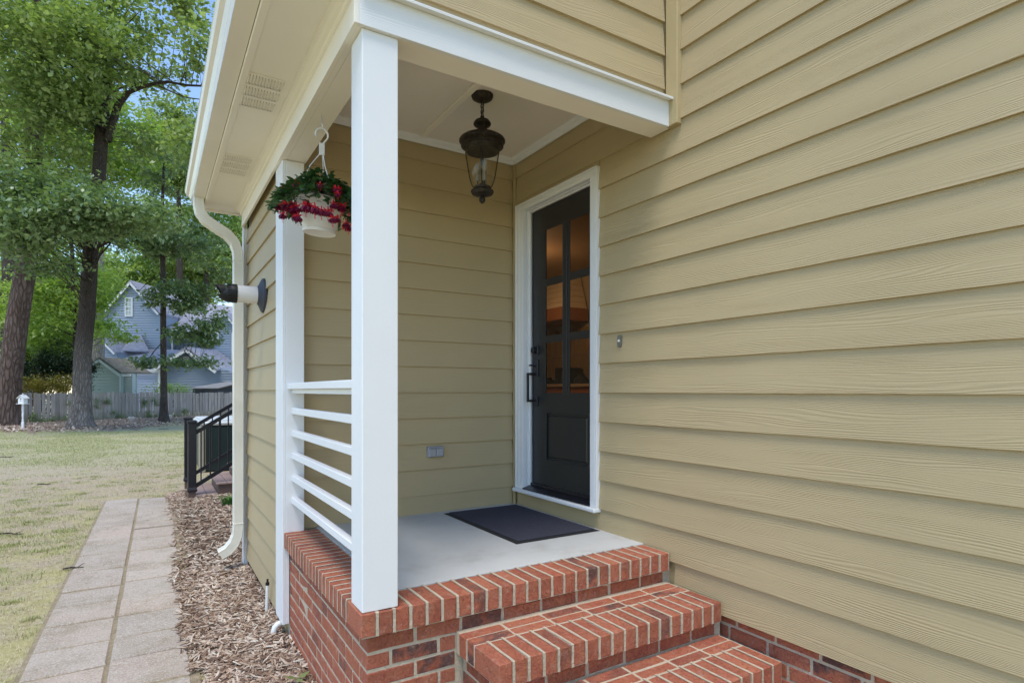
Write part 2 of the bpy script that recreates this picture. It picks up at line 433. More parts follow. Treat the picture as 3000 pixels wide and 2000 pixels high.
# ------------------------------------------------------------------ mulch bed and bark chips
def mulch_h(x, y):
    base = -1.545 + .055*min(1, max(0, (x-.20)/.42))
    return base + .012*math.sin(x*23+y*7)*math.sin(y*13-x*5)
def mulch_edge(y): return .215 + .0085*(y-4) + .035*math.sin(y*3.1)*math.sin(y*1.3+.6) + (0.05 if y < 3.6 else 0)
m_mulch = flat_mat('bark_mulch_soil', (.15, .10, .07), .95, .1, .35, 22, .03, 40)
g = G(); ny = 110; nx = 14
for j in range(ny+1):
    y = 1.2 + 9.0*j/ny
    xe = mulch_edge(y)
    xr = .72 if y < 5.5 else (min(2.4, .72+(y-5.5)*3) if y < 9.28 else .46)
    for i in range(nx+1):
        x = xe + (xr-xe)*i/nx
        g.v.append((x, y, -1.56 if i == 0 else mulch_h(x, y)))
for j in range(ny):
    for i in range(nx): a = j*(nx+1)+i; g.f.append((a, a+1, a+nx+2, a+nx+1)); g.m.append(0)
mk('mulch_bed', g, m_mulch, kind='structure', smooth='all', recalc=False, label='bed of brown bark mulch between path and house wall')

def chips(n, ylo, yhi, xfun, lmin, lmax, power=1.0):
    V = []; F = []
    for i in range(n):
        y = ylo + (yhi-ylo)*(random.random()**power)
        lo, hi = xfun(y); u = random.random(); x = lo+(hi-lo)*u
        if x < mulch_edge(y)-.09*random.random()**2: continue
        L = random.uniform(lmin, lmax); w = L*random.uniform(.08, .24) if L > .03 else L*random.uniform(.2, .5); h = w*random.uniform(.2, .5)
        a = random.uniform(0, math.pi); t = random.gauss(0, .28); r = random.gauss(0, .4)
        ca, sa = math.cos(a), math.sin(a)
        ax = Vector((ca*math.cos(t), sa*math.cos(t), math.sin(t)))
        sd_ = Vector((-sa, ca, 0)); up = ax.cross(sd_); sd_ = sd_*math.cos(r)+up*math.sin(r); up = ax.cross(sd_)
        z = max(mulch_h(x, y), -1.53 if x < mulch_edge(y) else -9) + .003 + random.random()*.016
        c = Vector((x, y, z)); b = len(V)
        k1, k2 = random.uniform(.15, .7), random.uniform(.15, .7)
        off = random.uniform(-.35, .35)*w
        V += [c-ax*L/2-sd_*w*.5*k1, c-ax*L/2+sd_*w*.5*k1, c+sd_*(w/2+off)-ax*L*.1, c-sd_*(w/2-off)+ax*L*.1,
              c+ax*L/2-sd_*w*.5*k2, c+ax*L/2+sd_*w*.5*k2]
        V += [v+up*h for v in V[b:b+6]]
        for q in ((0,1,2,3), (3,2,5,4), (6,9,8,7), (9,10,11,8), (0,3,9,6), (3,4,10,9), (1,7,8,2), (2,8,11,5), (0,6,7,1), (4,5,11,10)):
            F.append([b+k for k in q])
    return np.array([tuple(v) for v in V]), np.array(F)
def chip_mat():
    m = M('shredded_bark_chip', .9, .15); g_ = m.n('ShaderNodeNewGeometry')
    c = m.ramp(g_.outputs['Random Per Island'], [(0, (.09, .055, .04)), (.28, (.27, .17, .115)), (.45, (.48, .345, .245)), (.75, (.64, .51, .385)), (1, (.80, .71, .58))])
    n = m.noise(m.coord('Geo'), 1.8, 4, .6); c = m.mix(m.ramp(n, [(.4, (0, 0, 0)), (.65, (.45, .45, .45))]), c, (.24, .15, .10, 1))
    m.col(c); m.bump(m.noise(m.coord('Geo'), 220, 3, .6), .002, .6); return m.m
m_chip = chip_mat()
Va, Fa = chips(15000, 2.0, 5.6, lambda y: (mulch_edge(y)-.1, .71), .018, .088, 1.0)
Vb, Fb = chips(13000, 5.5, 10.0, lambda y: (mulch_edge(y)-.1, min(1.9, .71+(y-5.5)*2.5) if y < 9.30 else .40), .02, .09, 1.0)
mk_np('bark_mulch', np.vstack([Va, Vb]), np.vstack([Fa, Fb+len(Va)]), m_chip, kind='stuff', label='light brown shredded bark chips lying beside the path')

# ------------------------------------------------------------------ lawn blades
def blades(n, region, hmin, hmax, wid, clumps=None, spread=.06, lean=.7):
    V = np.zeros((n, 3, 3))
    if clumps is None:
        x = rng.uniform(region[0], region[1], n); y = region[2]+(region[3]-region[2])*rng.random(n)**region[4]
    else:
        cc = np.array([(rng.uniform(region[0], region[1]), region[2]+(region[3]-region[2])*rng.random()**region[4]) for _ in range(clumps)])
        k = rng.integers(0, clumps, n); s = spread*(.4+1.2*rng.random(clumps))[k]
        x = cc[k, 0]+rng.normal(0, 1, n)*s*1.5; y = cc[k, 1]+rng.normal(0, 1, n)*s
    bad = (x > -.62+(y-4)*.0098) & (y < 9.9); x = np.where(bad, x-1.4, x)
    bad = (x > .35) & (y < 11); y = np.where(bad, y+6, y)
    a = rng.uniform(0, 2*np.pi, n); h = rng.uniform(hmin, hmax, n); l = h*rng.uniform(0, lean, n)*2
    w = wid*(.7+.6*rng.random(n))
    dx, dy = np.cos(a), np.sin(a)
    V[:, 0] = np.stack([x-dy*w, y+dx*w, np.full(n, -1.55)], 1); V[:, 1] = np.stack([x+dy*w, y-dx*w, np.full(n, -1.55)], 1)
    V[:, 2] = np.stack([x+dx*l, y+dy*l, -1.545+h], 1)
    return V.reshape(-1, 3), np.arange(3*n).reshape(-1, 3)
def grass_mat(name, cols):
    m = M(name, .7, .2); g_ = m.n('ShaderNodeNewGeometry')
    m.col(m.ramp(g_.outputs['Random Per Island'], [(i/(len(cols)-1), c) for i, c in enumerate(cols)]))
    return m.m
m_dry = grass_mat('dry_thatch', [(.36, .28, .18), (.55, .45, .29), (.66, .56, .39), (.58, .50, .24)])
m_grs = grass_mat('green_grass_blades', [(.13, .18, .05), (.30, .34, .10), (.45, .46, .18), (.56, .53, .28)])
V1, F1 = blades(170000, (-6, .3, 2.5, 13, 1.0), .004, .016, .0025, lean=1.6)
mk_np('dry_thatch', V1, F1, m_dry, kind='stuff', label='short dry straw coloured thatch covering the near lawn')
V1, F1 = blades(60000, (-7, 1.0, 2.6, 13, .75), .012, .035, .0022, clumps=520, spread=.05)
def farblades(n, t0, t1, hmin, hmax, w, pw=1.0):
    t = t0+(t1-t0)*rng.random(n)**pw; px = rng.uniform(-250, 760, n)
    c, s_ = math.sin(YAW), math.cos(YAW); a = (px-1500)/FPX*t
    x = c*t+s_*a; y = s_*t-c*a; th = rng.uniform(0, 6.28, n); h = rng.uniform(hmin, hmax, n); l = h*rng.uniform(0, 1.6, n)
    keep = rng.random(n) < .35+.65*(np.sin(x*1.7+np.sin(y*.9)*2)*np.sin(y*1.1+x*.6) > -.05)
    V = np.stack([np.stack([x-np.sin(th)*w, y+np.cos(th)*w, np.full(n, -1.55)], 1), np.stack([x+np.sin(th)*w, y-np.cos(th)*w, np.full(n, -1.55)], 1), np.stack([x+np.cos(th)*l, y+np.sin(th)*l, -1.545+h], 1)], 1)[keep]
    return V.reshape(-1, 3), np.arange(3*len(V)).reshape(-1, 3)
V2, F2 = farblades(105000, 11.5, 22.3, .015, .035, .005, .8)
V3, F3 = blades(26000, (-9, 2.5, 6, 16, 1.0), .015, .04, .004, clumps=330, spread=.09)
mk_np('lawn_grass', np.vstack([V1, V2, V3]), np.vstack([F1, F2+len(V1), F3+len(V1)+len(V2)]), m_grs, kind='stuff', label='thin green grass tufts scattered over the lawn')

# ------------------------------------------------------------------ THE HOUSE
WX = 2.33; BY = 3.764; LX = .682; Z0 = -.0115; RV = .1777
house = thing('house', 'olive tan house with lap siding around the covered brick porch', 'house', (WX, BY, -1.53))

def lap(parent, axis, a0, a1, z, face, sign, mat=None, h=None, bot=None):
    """one siding board. axis 'y': runs along y, outer face towards sign*x; axis 'x' likewise. z: bottom edge, face: coordinate of the butt"""
    H = h or .208; zb = z if bot is None else bot
    j = random.uniform(-.0006, .0006)
    prof = [(0+j, z), (.0155, z), (.0262, z+H), (.0172, z+H)]       # depth into the wall, height
    g = G(); n = 2
    pts = []
    for s in (a0, a1):
        for d, h_ in prof:
            q = face - sign*d
            pts.append((q, s, h_) if axis == 'y' else (s, q, h_))
    g.add(pts, [(0,1,2,3), (7,6,5,4), (0,4,5,1), (1,5,6,2), (2,6,7,3), (3,7,4,0)])
    o = mk('siding_board', g, mat or m_siding, parent, loc=pts[0], uvdir=(0, 1, 0) if axis == 'y' else (1, 0, 0))
    return o
def wallpart(name, label=None):
    return None
# sheathing behind the boards is the wall itself
g = G()
g.box(2.357, 2.50, -3.2, 2.772+.03, -1.085, 3.4); g.box(2.357, 2.50, 2.80, 3.66, 1.36, 3.4); g.box(2.357, 2.50, 3.655, 5.6, -1.53, 3.4)
g.box(2.36, 2.50, 2.80, 3.66, -1.53, -.72)
dw = mk('door_wall', g, m_olive, house, label='long right hand wall with the door')
k0 = -6
for k in range(k0, 18):
    z = Z0 + RV*k
    if z > 3.2: break
    if z+RV <= -.72 and z > -2:            # below the door head of the sill
        lap(dw, 'y', -3.2, 2.168 if z+RV < -.86 else 2.773, z, WX, -1)
    elif z < -.72:
        lap(dw, 'y', -3.2, 2.773, z, WX, -1)
    elif z + RV < 1.375:
        lap(dw, 'y', -3.2, 2.773, z, WX, -1)
        lap(dw, 'y', 3.712, 3.75, z, WX, -1)
    else:
        if z < 1.30:
            lap(dw, 'y', -3.2, 2.773, z, WX, -1); 
            g = G(); g.box(2.3335, 2.345, 2.774, 3.75, 1.378, z+.208); mk('siding_board', g, m_siding, dw, uvdir=(0, 1, 0), loc=(WX, 3, z))
        elif z > 1.38 and z + RV > 1.75:
            lap(dw, 'y', -3.2, 2.12, z, WX, -1)
        else:
            lap(dw, 'y', -3.2, 3.75 if z < 1.7 else 2.12, z, WX, -1)
# the boards between fascia underside and ceiling inside the porch
g = G(); g.box(2.337, 2.348, 2.19, 3.75, 1.60, 1.75); mk('siding_board', g, m_siding, dw, uvdir=(0, 1, 0), loc=(WX, 3, 1.6))
# flat board below the door sill
g = G(); g.box(2.338, 2.352, 2.776, 3.72, -.862, -.752, .002); mk('sill_board', g, m_olive, dw, uvdir=(0, 1, 0))
g = G(); g.box(2.322, 2.336, 3.735, 3.757, -.86, 1.70, .002); mk('corner_strip', g, m_olive, dw, uvdir=(0, 0, 1))
g = G(); g.box(2.306, 2.350, 2.121, 2.200, 1.383, 3.3, .003); mk('corner_board', g, m_olive, dw, uvdir=(0, 0, 1))

# back wall of the porch
g = G(); g.box(.70, 2.34, 3.785, 3.90, -1.53, 3.0)
bw = mk('back_wall', g, m_olive, house, label='porch back wall')
for k in range(-5, 10):
    z = Z0+RV*k
    if k == -5:
        g = G(); g.box(.70, 2.32, 3.766, 3.776, -.858, z+.208); mk('siding_board', g, m_sidsm, bw, uvdir=(1, 0, 0), loc=(.7, 3.77, -.85)); continue
    lap(bw, 'x', .70, 2.328, z, BY-.003, -1, m_sidsm)

# left end wall
LZ = .0047
g = G(); g.box(.705, .80, 3.93, 5.53, -1.40, 1.6); g.box(.705, 2.4, 5.42, 5.53, -1.40, 3.0)
lw = mk('end_wall', g, m_olive, house, label='short left wall beyond the porch')
for k in range(-8, 8):
    z = LZ + RV*k
    lap(lw, 'y', 3.925, 5.425, z, LX, -1, m_sidsm, h=min(.208, 1.382-z))
g = G(); g.box(.664, .70, 5.427, 5.53, -1.50, 1.383, .003); g.box(.666, .69, 5.435, 5.53, 1.39, 1.50)
mk('corner_board', g, m_white, lw, uvdir=(0, 0, 1))
# far side and interior mass of the house (gives it a body behind the porch)
g = G(); g.box(2.50, 6.2, -3.2, 1.2, -1.53, 3.4); g.box(5.75, 6.2, 1.2, 10.5, -1.53, 3.4); g.box(2.5, 5.75, 10.2, 10.5, -1.53, 3.4)
g.box(2.36, 2.50, 5.6, 10.2, -1.53, 3.4); g.box(2.5, 5.75, 1.2, 10.2, 1.82, 3.4); g.box(.80, 2.3, 3.95, 5.4, 1.75, 3.0); g.box(.81, 2.34, 3.92, 5.41, -1.53, -1.3)
mk('house_body', g, m_olive, house)

# brick foundations
def brick_mesh(i):
    v, f = chamf(.0965, .0455, .0283, .0035)
    r = random.Random(i); v = [(a+r.gauss(0, .0009), b+r.gauss(0, .0009), c+r.gauss(0, .0007)) for a, b, c in v]
    me = bpy.data.meshes.new('brick'); me.from_pydata(v, [], f); me.materials.append(m_brick)
    bm = bmesh.new(); bm.from_mesh(me); bmesh.ops.recalc_face_normals(bm, faces=bm.faces); bm.to_mesh(me); bm.free(); return me
BM = [brick_mesh(i) for i in range(10)]
def brick(parent, c, kind, sl=1.0, sw=1.0, sh=1.0):
    """kind: 'x' stretcher along x; 'y' stretcher along y; 'rx' rowlock, length along y, course runs along x; 'ry' rowlock, length along x;
       'sx' stretcher on edge along x; 'sy' on edge along y. sl scales the length"""
    o = bpy.data.objects.new('brick', random.choice(BM)); C.objects.link(o)
    rot = {'x': (0, 0, 0), 'y': (0, 0, 90), 'rx': (90, 0, 90), 'ry': (90, 0, 0), 'sx': (90, 0, 0), 'sy': (90, 0, 90)}[kind]
    e = [R(a) for a in rot]
    if random.random() < .5: e[2] += math.pi
    e[2] += random.gauss(0, .003); e[0] += random.gauss(0, .002)
    o.rotation_euler = e; o.scale = (sl, sw, sh)
    j = lambda: random.gauss(0, .0007)
    reg(o, (c[0]+j(), c[1]+j(), c[2]+j()), parent); return o
BL, BW_, BH, MJ = .194, .091, .0568, .0116
PITCH = BL+MJ; COURSE = .0680
def course(parent, axis, a0, a1, face, sign, zc, shift, first=None):
    """running stretcher course. face: outer plane, sign: outward direction along the other axis"""
    a = a0; L = BL if first is None else first
    if shift: L = BL*.46
    while a < a1-.02:
        e = min(a+L, a1)
        if e-a > .025:
            c = (a+e)/2; d = face - sign*BW_/2
            pos = (c, d, zc) if axis == 'x' else (d, c, zc)
            brick(parent, pos, axis, sl=(e-a)/BL)
        a = e+MJ; L = BL
# right wall foundation
g = G(); g.box(2.372, 2.50, -3.0, 2.18, -1.6, -1.07); fnd = mk('foundation', g, m_mortar, house, label='brick foundation course under the siding')
for i in range(7):
    z = -1.095-COURSE*i
    course(fnd, 'y', -.3+(.06 if i == 0 else 0), 2.17, 2.368, -1, z, i % 2)
g = G(); g.box(.716, .80, 3.93, 5.50, -1.6, -1.40); fl = mk('foundation', g, m_mortar, house, label='low brick strip under the left wall')
for i in range(2): course(fl, 'y', 3.93, 5.5, .712, -1, -1.435-COURSE*i, i % 2)

# ---- beam, fascia, frieze, soffit, ceiling
g = G()
g.box(.6655, 2.312, 2.178, 2.199, 1.383, 1.5156, .0015)
fas = mk('fascia_board', g, m_wgrain, house, label='white board over the porch opening', uvdir=(1, 0, 0))
g = G(); g.box(.80, 2.334, 2.1995, 2.333, 1.386, 1.515, .001); g.box(.80, 2.334, 2.2225, 2.333, 1.5155, 1.80); g.box(.69, .7995, 2.201, 3.76, 1.386, 1.80, .001)
mk('porch_beam', g, m_soffit, house)
g = G(); g.box(.6655, 2.322, 2.146, 2.2, 1.5162, 1.5245, .002); g.box(.6655, 2.322, 2.146, 2.1485, 1.512, 1.5161)
mk('drip_cap', g, m_white, house)
# siding above the porch
g = G(); g.box(.67, 2.34, 2.222, 2.330, 1.5245, 3.2); uw = mk('gable_wall', g, m_olive, house, label='siding above the porch opening')
for k in range(8, 17):
    z = Z0+RV*k
    if k == 8:
        g = G(); g.box(.668, 2.306, 2.2135, 2.221, 1.526, z+.208); mk('siding_board', g, m_siding, uw, uvdir=(1, 0, 0), loc=(.7, 2.2, z)); continue
    lap(uw, 'x', .668, 2.305, z, 2.203, -1)
# frieze along the eave
g = G(); g.box(.647, .665, 2.178, 5.42, 1.383, 1.532, .0015); mk('frieze_board', g, m_soffit, house, uvdir=(0, 1, 0))
g = G(); g.box(.6652, .689, 2.2, 3.925, 1.384, 1.53, .001); mk('frieze_backer', g, m_soffit, house)
g = G()
g.prism([(.6465, 2.18, 1.486), (.638, 2.18, 1.490), (.634, 2.18, 1.502), (.622, 2.18, 1.508), (.612, 2.18, 1.520), (.600, 2.18, 1.524), (.598, 2.18, 1.532), (.6465, 2.18, 1.532)], (0, 3.24, 0))
mk('bed_moulding', g, m_soffit, house)
g = G(); g.box(.372, .66, 2.16, 5.55, 1.532, 1.545); sof = mk('soffit_panel', g, m_soffit, house, label='flat cream soffit with louvred vents')
g = G(); g.box(.3672, .398, 2.16, 5.55, 1.524, 1.5315, .001); g.box(.3672, .3715, 2.16, 5.55, 1.5316, 1.56); mk('soffit_trim', g, m_soffit, sof)
g = G(); g.box(.3645, .3670, 2.16, 5.55, 1.549, 1.72); mk('eave_gap_shade', g, m_seam, house)  # dark strip: shade of the gap behind the gutter put in as colour
g = G(); g.box(.3685, .662, 5.551, 5.575, 1.515, 1.62, .001); mk('return_board', g, m_soffit, house)
def vent(cx, cy, wx, wy, label):
    g = G(); g.box(cx-wx/2, cx+wx/2, cy-wy/2, cy+wy/2, 1.5285, 1.5315, .001, m=0)
    n = 12
    for r in range(3):
        y0 = cy-wy/2+wy*(r+.08)/3; y1 = cy-wy/2+wy*(r+.92)/3
        for i in range(n):
            x = cx-wx/2+wx*(i+.6)/(n+.2); d = wx/n
            # pressed louvre hood: a curved lip standing off the plate
            m_ = (y0+y1)/2
            for a, b, ha, hb in ((y0, y0+.02, 0, .007), (y0+.02, y1-.02, .007, .007), (y1-.02, y1, .007, 0)):
                g.add([(x-d*.30, a, 1.5285), (x+d*.22, a, 1.5285-ha), (x+d*.22, b, 1.5285-hb), (x-d*.30, b, 1.5285)], [(0, 1, 2, 3)], 0)
            g.add([(x+d*.18, y0+.006, 1.5282), (x+d*.40, y0+.006, 1.5282), (x+d*.40, y1-.006, 1.5282), (x+d*.18, y1-.006, 1.5282)], [(0, 1, 2, 3)], 1)  # flat dark strip painted for the shade inside each slot
    mk('soffit_vent', g, [m_soffit, m_ventshade], sof, label=label, recalc=False)
m_ventshade = flat_mat('louvre_gap_shade', (.12, .10, .08), .9, .1)
vent(.478, 3.245, .172, .385, 'nearer louvred vent'); vent(.48, 4.375, .172, .385, 'farther louvred vent')
# K-style gutter
def gut(y0, y1):
    pr = [(.3643, 1.72), (.3643, 1.546), (.283, 1.553), (.280, 1.562), (.276, 1.60), (.262, 1.622), (.243, 1.636), (.234, 1.650), (.232, 1.668), (.238, 1.674), (.2385, 1.668), (.246, 1.664),
          (.246, 1.650), (.266, 1.632), (.282, 1.608), (.286, 1.565), (.3585, 1.565), (.3585, 1.72)]
    g = G(); g.prism([(x, y0, z) for x, z in pr], (0, y1-y0, 0)); return g
g = gut(2.16, 5.575)
g.prism([(.3635, 5.576, 1.72), (.3635, 5.576, 1.548), (.283, 5.576, 1.556), (.276, 5.576, 1.60), (.243, 5.576, 1.636), (.232, 5.576, 1.668), (.24, 5.576, 1.72)], (0, .003, 0))
gt = mk('gutter', g, m_gutter, house, label='glossy cream roof gutter')
g = G(); g.box(.282, .362, 4.94, 4.965, 1.546, 1.5515); mk('gutter_seam', g, m_gutter, gt)
# roof slope above
m_shing = flat_mat('roof_shingle', (.12, .11, .11), .95, .1, .3, 30, .01, 60)
g = G(); g.prism([(.25, 2.16, 1.70), (2.9, 2.16, 3.42), (2.9, 2.16, 3.47), (.25, 2.16, 1.75)], (0, 3.42, 0)); mk('roof', g, m_shing, house)
# porch ceiling
g = G(); g.box(.80, 2.35, 2.333, 3.79, 1.742, 1.76); ce = mk('porch_ceiling', g, m_ceil, house)
g = G(); g.box(1.552, 1.592, 2.34, 3.72, 1.727, 1.7415, .002); mk('ceiling_batten', g, m_soffit, ce)
g = G()
for prof in ([(3.762, 1.700), (3.752, 1.703), (3.746, 1.716), (3.735, 1.722), (3.728, 1.736), (3.722, 1.7415), (3.762, 1.7415)],):
    g.prism([(.80, y, z) for y, z in prof], (1.52, 0, 0))
    g.prism([(2.33-(3.762-y), 2.34, z) for y, z in prof], (0, 1.41, 0))
mk('crown_moulding', g, m_white, ce)

# downspout with elbows, corrugated
def spout():
    g = G()
    pts = [(.322, 5.35, 1.556), (.322, 5.35, 1.49), (.332, 5.35, 1.44), (.37, 5.352, 1.385), (.45, 5.355, 1.335), (.53, 5.358, 1.29), (.585, 5.36, 1.23), (.607, 5.36, 1.16), (.612, 5.36, 1.10), (.612, 5.36, .2), (.612, 5.36, -.6), (.612, 5.36, -1.12), (.605, 5.36, -1.20), (.58, 5.358, -1.265), (.535, 5.355, -1.315), (.475, 5.35, -1.345)]
    pts = [Vector(p) for p in pts]; v = []; n = 0
    sec = []
    # rectangular section with rounded corners and fluted faces: a = across y, b = in plane
    for sx, cnt in ((1, 0),):
        a_, b_ = .050, .037
        for k in range(9): t = -1+2*k/8; sec.append((t*a_*.9, -b_ + (.0034 if k % 2 else 0)))
        for k in range(7): t = -1+2*k/6; sec.append((a_ - (.0034 if k % 2 else 0), t*b_*.85))
        for k in range(9): t = 1-2*k/8; sec.append((t*a_*.9, b_ - (.0034 if k % 2 else 0)))
        for k in range(7): t = 1-2*k/6; sec.append((-a_ + (.0034 if k % 2 else 0), t*b_*.85))
    ns = len(sec)
    # refine path
    fine = []
    for i in range(len(pts)-1):
        m = 1 if (pts[i]-pts[i+1]).length > .3 else 4
        for k in range(m): fine.append(pts[i].lerp(pts[i+1], k/m))
    fine.append(pts[-1])
    for i, p in enumerate(fine):
        t = (fine[min(i+1, len(fine)-1)]-fine[max(i-1, 0)]).normalized()
        A = Vector((0, 1, 0)); B = t.cross(A).normalized()
        k = 1.0
        if p.z > 1.12 or p.z < -1.15: k = 1.035 if i % 2 else .985
        for a, b in sec: v.append(p + A*a*k + B*b*k)
    f = []
    for i in range(len(fine)-1):
        for k in range(ns): a = i*ns+k; b = i*ns+(k+1) % ns; f.append((a, b, b+ns, a+ns))
    g.add(v, f)
    for zc in (1.075, .78, -1.10):
        g.box(.572, .652, 5.307, 5.413, zc-.002, zc+.0015, .001)
    return g
ds = mk('downspout', spout(), flat_mat('cream_downspout_enamel', (.78, .745, .64), .35, .5, .05, 2.5, 0, stain=((.45, .45, .33, 1), 1.2, .5, .35)), house, smooth=True, recalc=False, label='cream corrugated downspout with kicked out foot')
# make the open outlet dark inside
for m_ in (): pass

# ---- porch corner pilaster and corner board, square column
g = G(); g.box(.6835, .790, 3.695, 3.764, -.852, 1.383, .002); mk('pilaster', g, m_white, house, label='white half post against the back wall')
g = G(); g.box(.6655, .6830, 3.700, 3.924, -1.402, 1.3825, .002); g.box(.6832, .705, 3.700, 3.762, -1.400, -.955, .002)
mk('corner_board', g, m_white, house, label='white board running down past the brick base')
g = G(); g.box(.682, .826, 2.196, 2.338, -.849, 1.383, .003); col = mk('porch_column', g, m_white, house, label='square white column at the porch corner')

# ---- door frame and door
door = None
g = G()
g.box(2.312, 2.352, 2.773, 2.785, -.719, 1.378, .002); g.box(2.318, 2.352, 2.7852, 2.842, -.719, 1.322, .003); g.box(2.315, 2.352, 2.795, 2.806, -.719, 1.33, .002)
g.box(2.318, 2.352, 3.612, 3.700, -.719, 1.322, .003); g.box(2.312, 2.352, 3.7005, 3.712, -.719, 1.378, .002); g.box(2.315, 2.352, 3.66, 3.67, -.719, 1.33, .002)
g.box(2.318, 2.352, 2.7855, 3.700, 1.3225, 1.366, .003); g.box(2.312, 2.352, 2.7855, 3.700, 1.3662, 1.378, .002); g.box(2.315, 2.352, 2.80, 3.68, 1.333, 1.342, .002)
casing = mk('door_casing', g, m_white, house, label='white moulded casing')
g = G(); g.box(2.3525, 2.50, 2.832, 2.8425, -.719, 1.33, .001); g.box(2.3525, 2.50, 3.610, 3.6205, -.719, 1.33, .001); g.box(2.3525, 2.50, 2.843, 3.6095, 1.318, 1.33, .001)
g.box(2.372, 2.384, 3.5985, 3.6095, -.70, 1.317, .002); g.box(2.372, 2.384, 2.8435, 2.853, -.70, 1.317, .002); g.box(2.372, 2.384, 2.854, 3.598, 1.307, 1.3175, .002)
mk('jamb', g, m_white, casing)
g = G(); g.box(2.288, 2.352, 2.766, 3.716, -.746, -.7195, .006); mk('door_sill', g, m_white, house, label='white nosed sill under the door')
g = G(); g.prism([(2.312, 2.846, -.719), (2.312, 2.846, -.712), (2.375, 2.846, -.694), (2.43, 2.846, -.688), (2.43, 2.846, -.719)], (0, .762, 0)); g.box(2.374, 2.392, 2.855, 3.598, -.694, -.676, .002)
mk('threshold', g, m_bmetal, house, label='black metal threshold')
DX = 2.392
g = G()
Y = [2.856, 2.933, 3.149, 3.218, 3.430, 3.597]     # stile, pane, muntin, pane, stile
Zr = [-.676, -.020, .343, .385, .745, .788, 1.146, 1.307]
g.box(DX, DX+.012, Y[0], Y[1], Zr[0], Zr[7]); g.box(DX, DX+.012, Y[4], Y[5], Zr[0], Zr[7])
g.box(DX, DX+.012, Y[1], Y[4], Zr[6], Zr[7]); g.box(DX+.010, DX+.03, Y[0], Y[5], Zr[0], Zr[1])
# lower rails and raised panel
g.box(DX, DX+.012, Y[1], Y[4], -.145, Zr[1]); g.box(DX, DX+.012, Y[1], Y[4], Zr[0], -.50)
def bead(g, y0, y1, z0, z1, x=DX, w=.012, d=.006):
    g.box(x-d, x, y0, y0+w, z0, z1, .002); g.box(x-d, x, y1-w, y1, z0, z1, .002); g.box(x-d, x, y0+w, y1-w, z0, z0+w, .002); g.box(x-d, x, y0+w, y1-w, z1-w, z1, .002)
door = mk('front_door', g, m_door, house, label='charcoal door with six panes', uvdir=(0, 1, 0))
g = G(); g.box(DX+.004, DX+.02, Y[1]+.035, Y[4]-.035, -.47, -.175, .006); bead(g, Y[1], Y[4], -.50, -.145, DX+.002, .014, .004); mk('raised_panel', g, m_door, door)
g = G(); g.box(DX-.0015, DX+.010, Y[2], Y[3], Zr[1], Zr[6], .001); g.box(DX-.006, DX-.0018, (Y[2]+Y[3])/2-.014, (Y[2]+Y[3])/2+.014, Zr[1], Zr[6], .003)
for a, b in ((Zr[2], Zr[3]), (Zr[4], Zr[5])):
    for c, d in ((Y[1], Y[2]), (Y[3], Y[4])): g.box(DX-.0015, DX+.010, c, d, a, b, .001)
mk('muntin', g, m_door, door)
def glass_mat(name, tint=(1, 1, 1, 1), refl=.9):
    m = M(name, .02); t = m.t; gl = m.n('ShaderNodeBsdfGlossy'); gl.inputs['Roughness'].default_value = .01
    tr = m.n('ShaderNodeBsdfTransparent'); tr.inputs[0].default_value = tint
    fr = m.n('ShaderNodeFresnel'); fr.inputs[0].default_value = 1.45; gm = m.n('ShaderNodeNewGeometry'); mu = m.math('MULTIPLY', m.math('MULTIPLY', fr.outputs[0], refl), m.math('SUBTRACT', 1.0, gm.outputs['Backfacing']))
    ms = m.n('ShaderNodeMixShader'); m.l(mu, ms.inputs[0]); m.l(tr.outputs[0], ms.inputs[1]); m.l(gl.outputs[0], ms.inputs[2])
    m.l(ms.outputs[0], t.nodes['Material Output'].inputs[0]); return m.m
m_glass = glass_mat('window_glass', (.95, .95, .93, 1), 1.0)
for a, b in ((Zr[1], Zr[2]), (Zr[3], Zr[4]), (Zr[5], Zr[6])):
    for c, d in ((Y[1], Y[2]), (Y[3], Y[4])):
        g = G(); bead(g, c, d, a, b, DX, .005, .0025); g.box(DX+.003, DX+.006, c, d, a, b, m=1)
        mk('pane', g, [m_door, m_glass], door)
# door hardware
g = G(); g.box(DX-.010, DX, 3.512, 3.577, .262, .328, .004); g.tube([(DX-.010, 3.5445, .295), (DX-.034, 3.5445, .295)], [.025, .023], 20); mk('deadbolt', g, m_bmetal, door)
g = G(); g.box(DX-.010, DX, 3.515, 3.575, .105, .225, .003); g.box(DX-.062, DX-.0102, 3.542, 3.560, .112, .130, .002); g.box(DX-.075, DX-.0625, 3.541, 3.561, -.082, .130, .002)
g.box(DX-.062, DX-.0102, 3.542, 3.560, -.082, -.064, .002); g.box(DX-.010, DX, 3.520, 3.572, -.112, -.040, .003); g.tube([(DX-.010, 3.551, .178), (DX-.045, 3.551, .186), (DX-.060, 3.551, .182)], [.006, .006, .005], 8)
mk('door_handle', g, m_bmetal, door, label='long black pull handle with thumb latch')

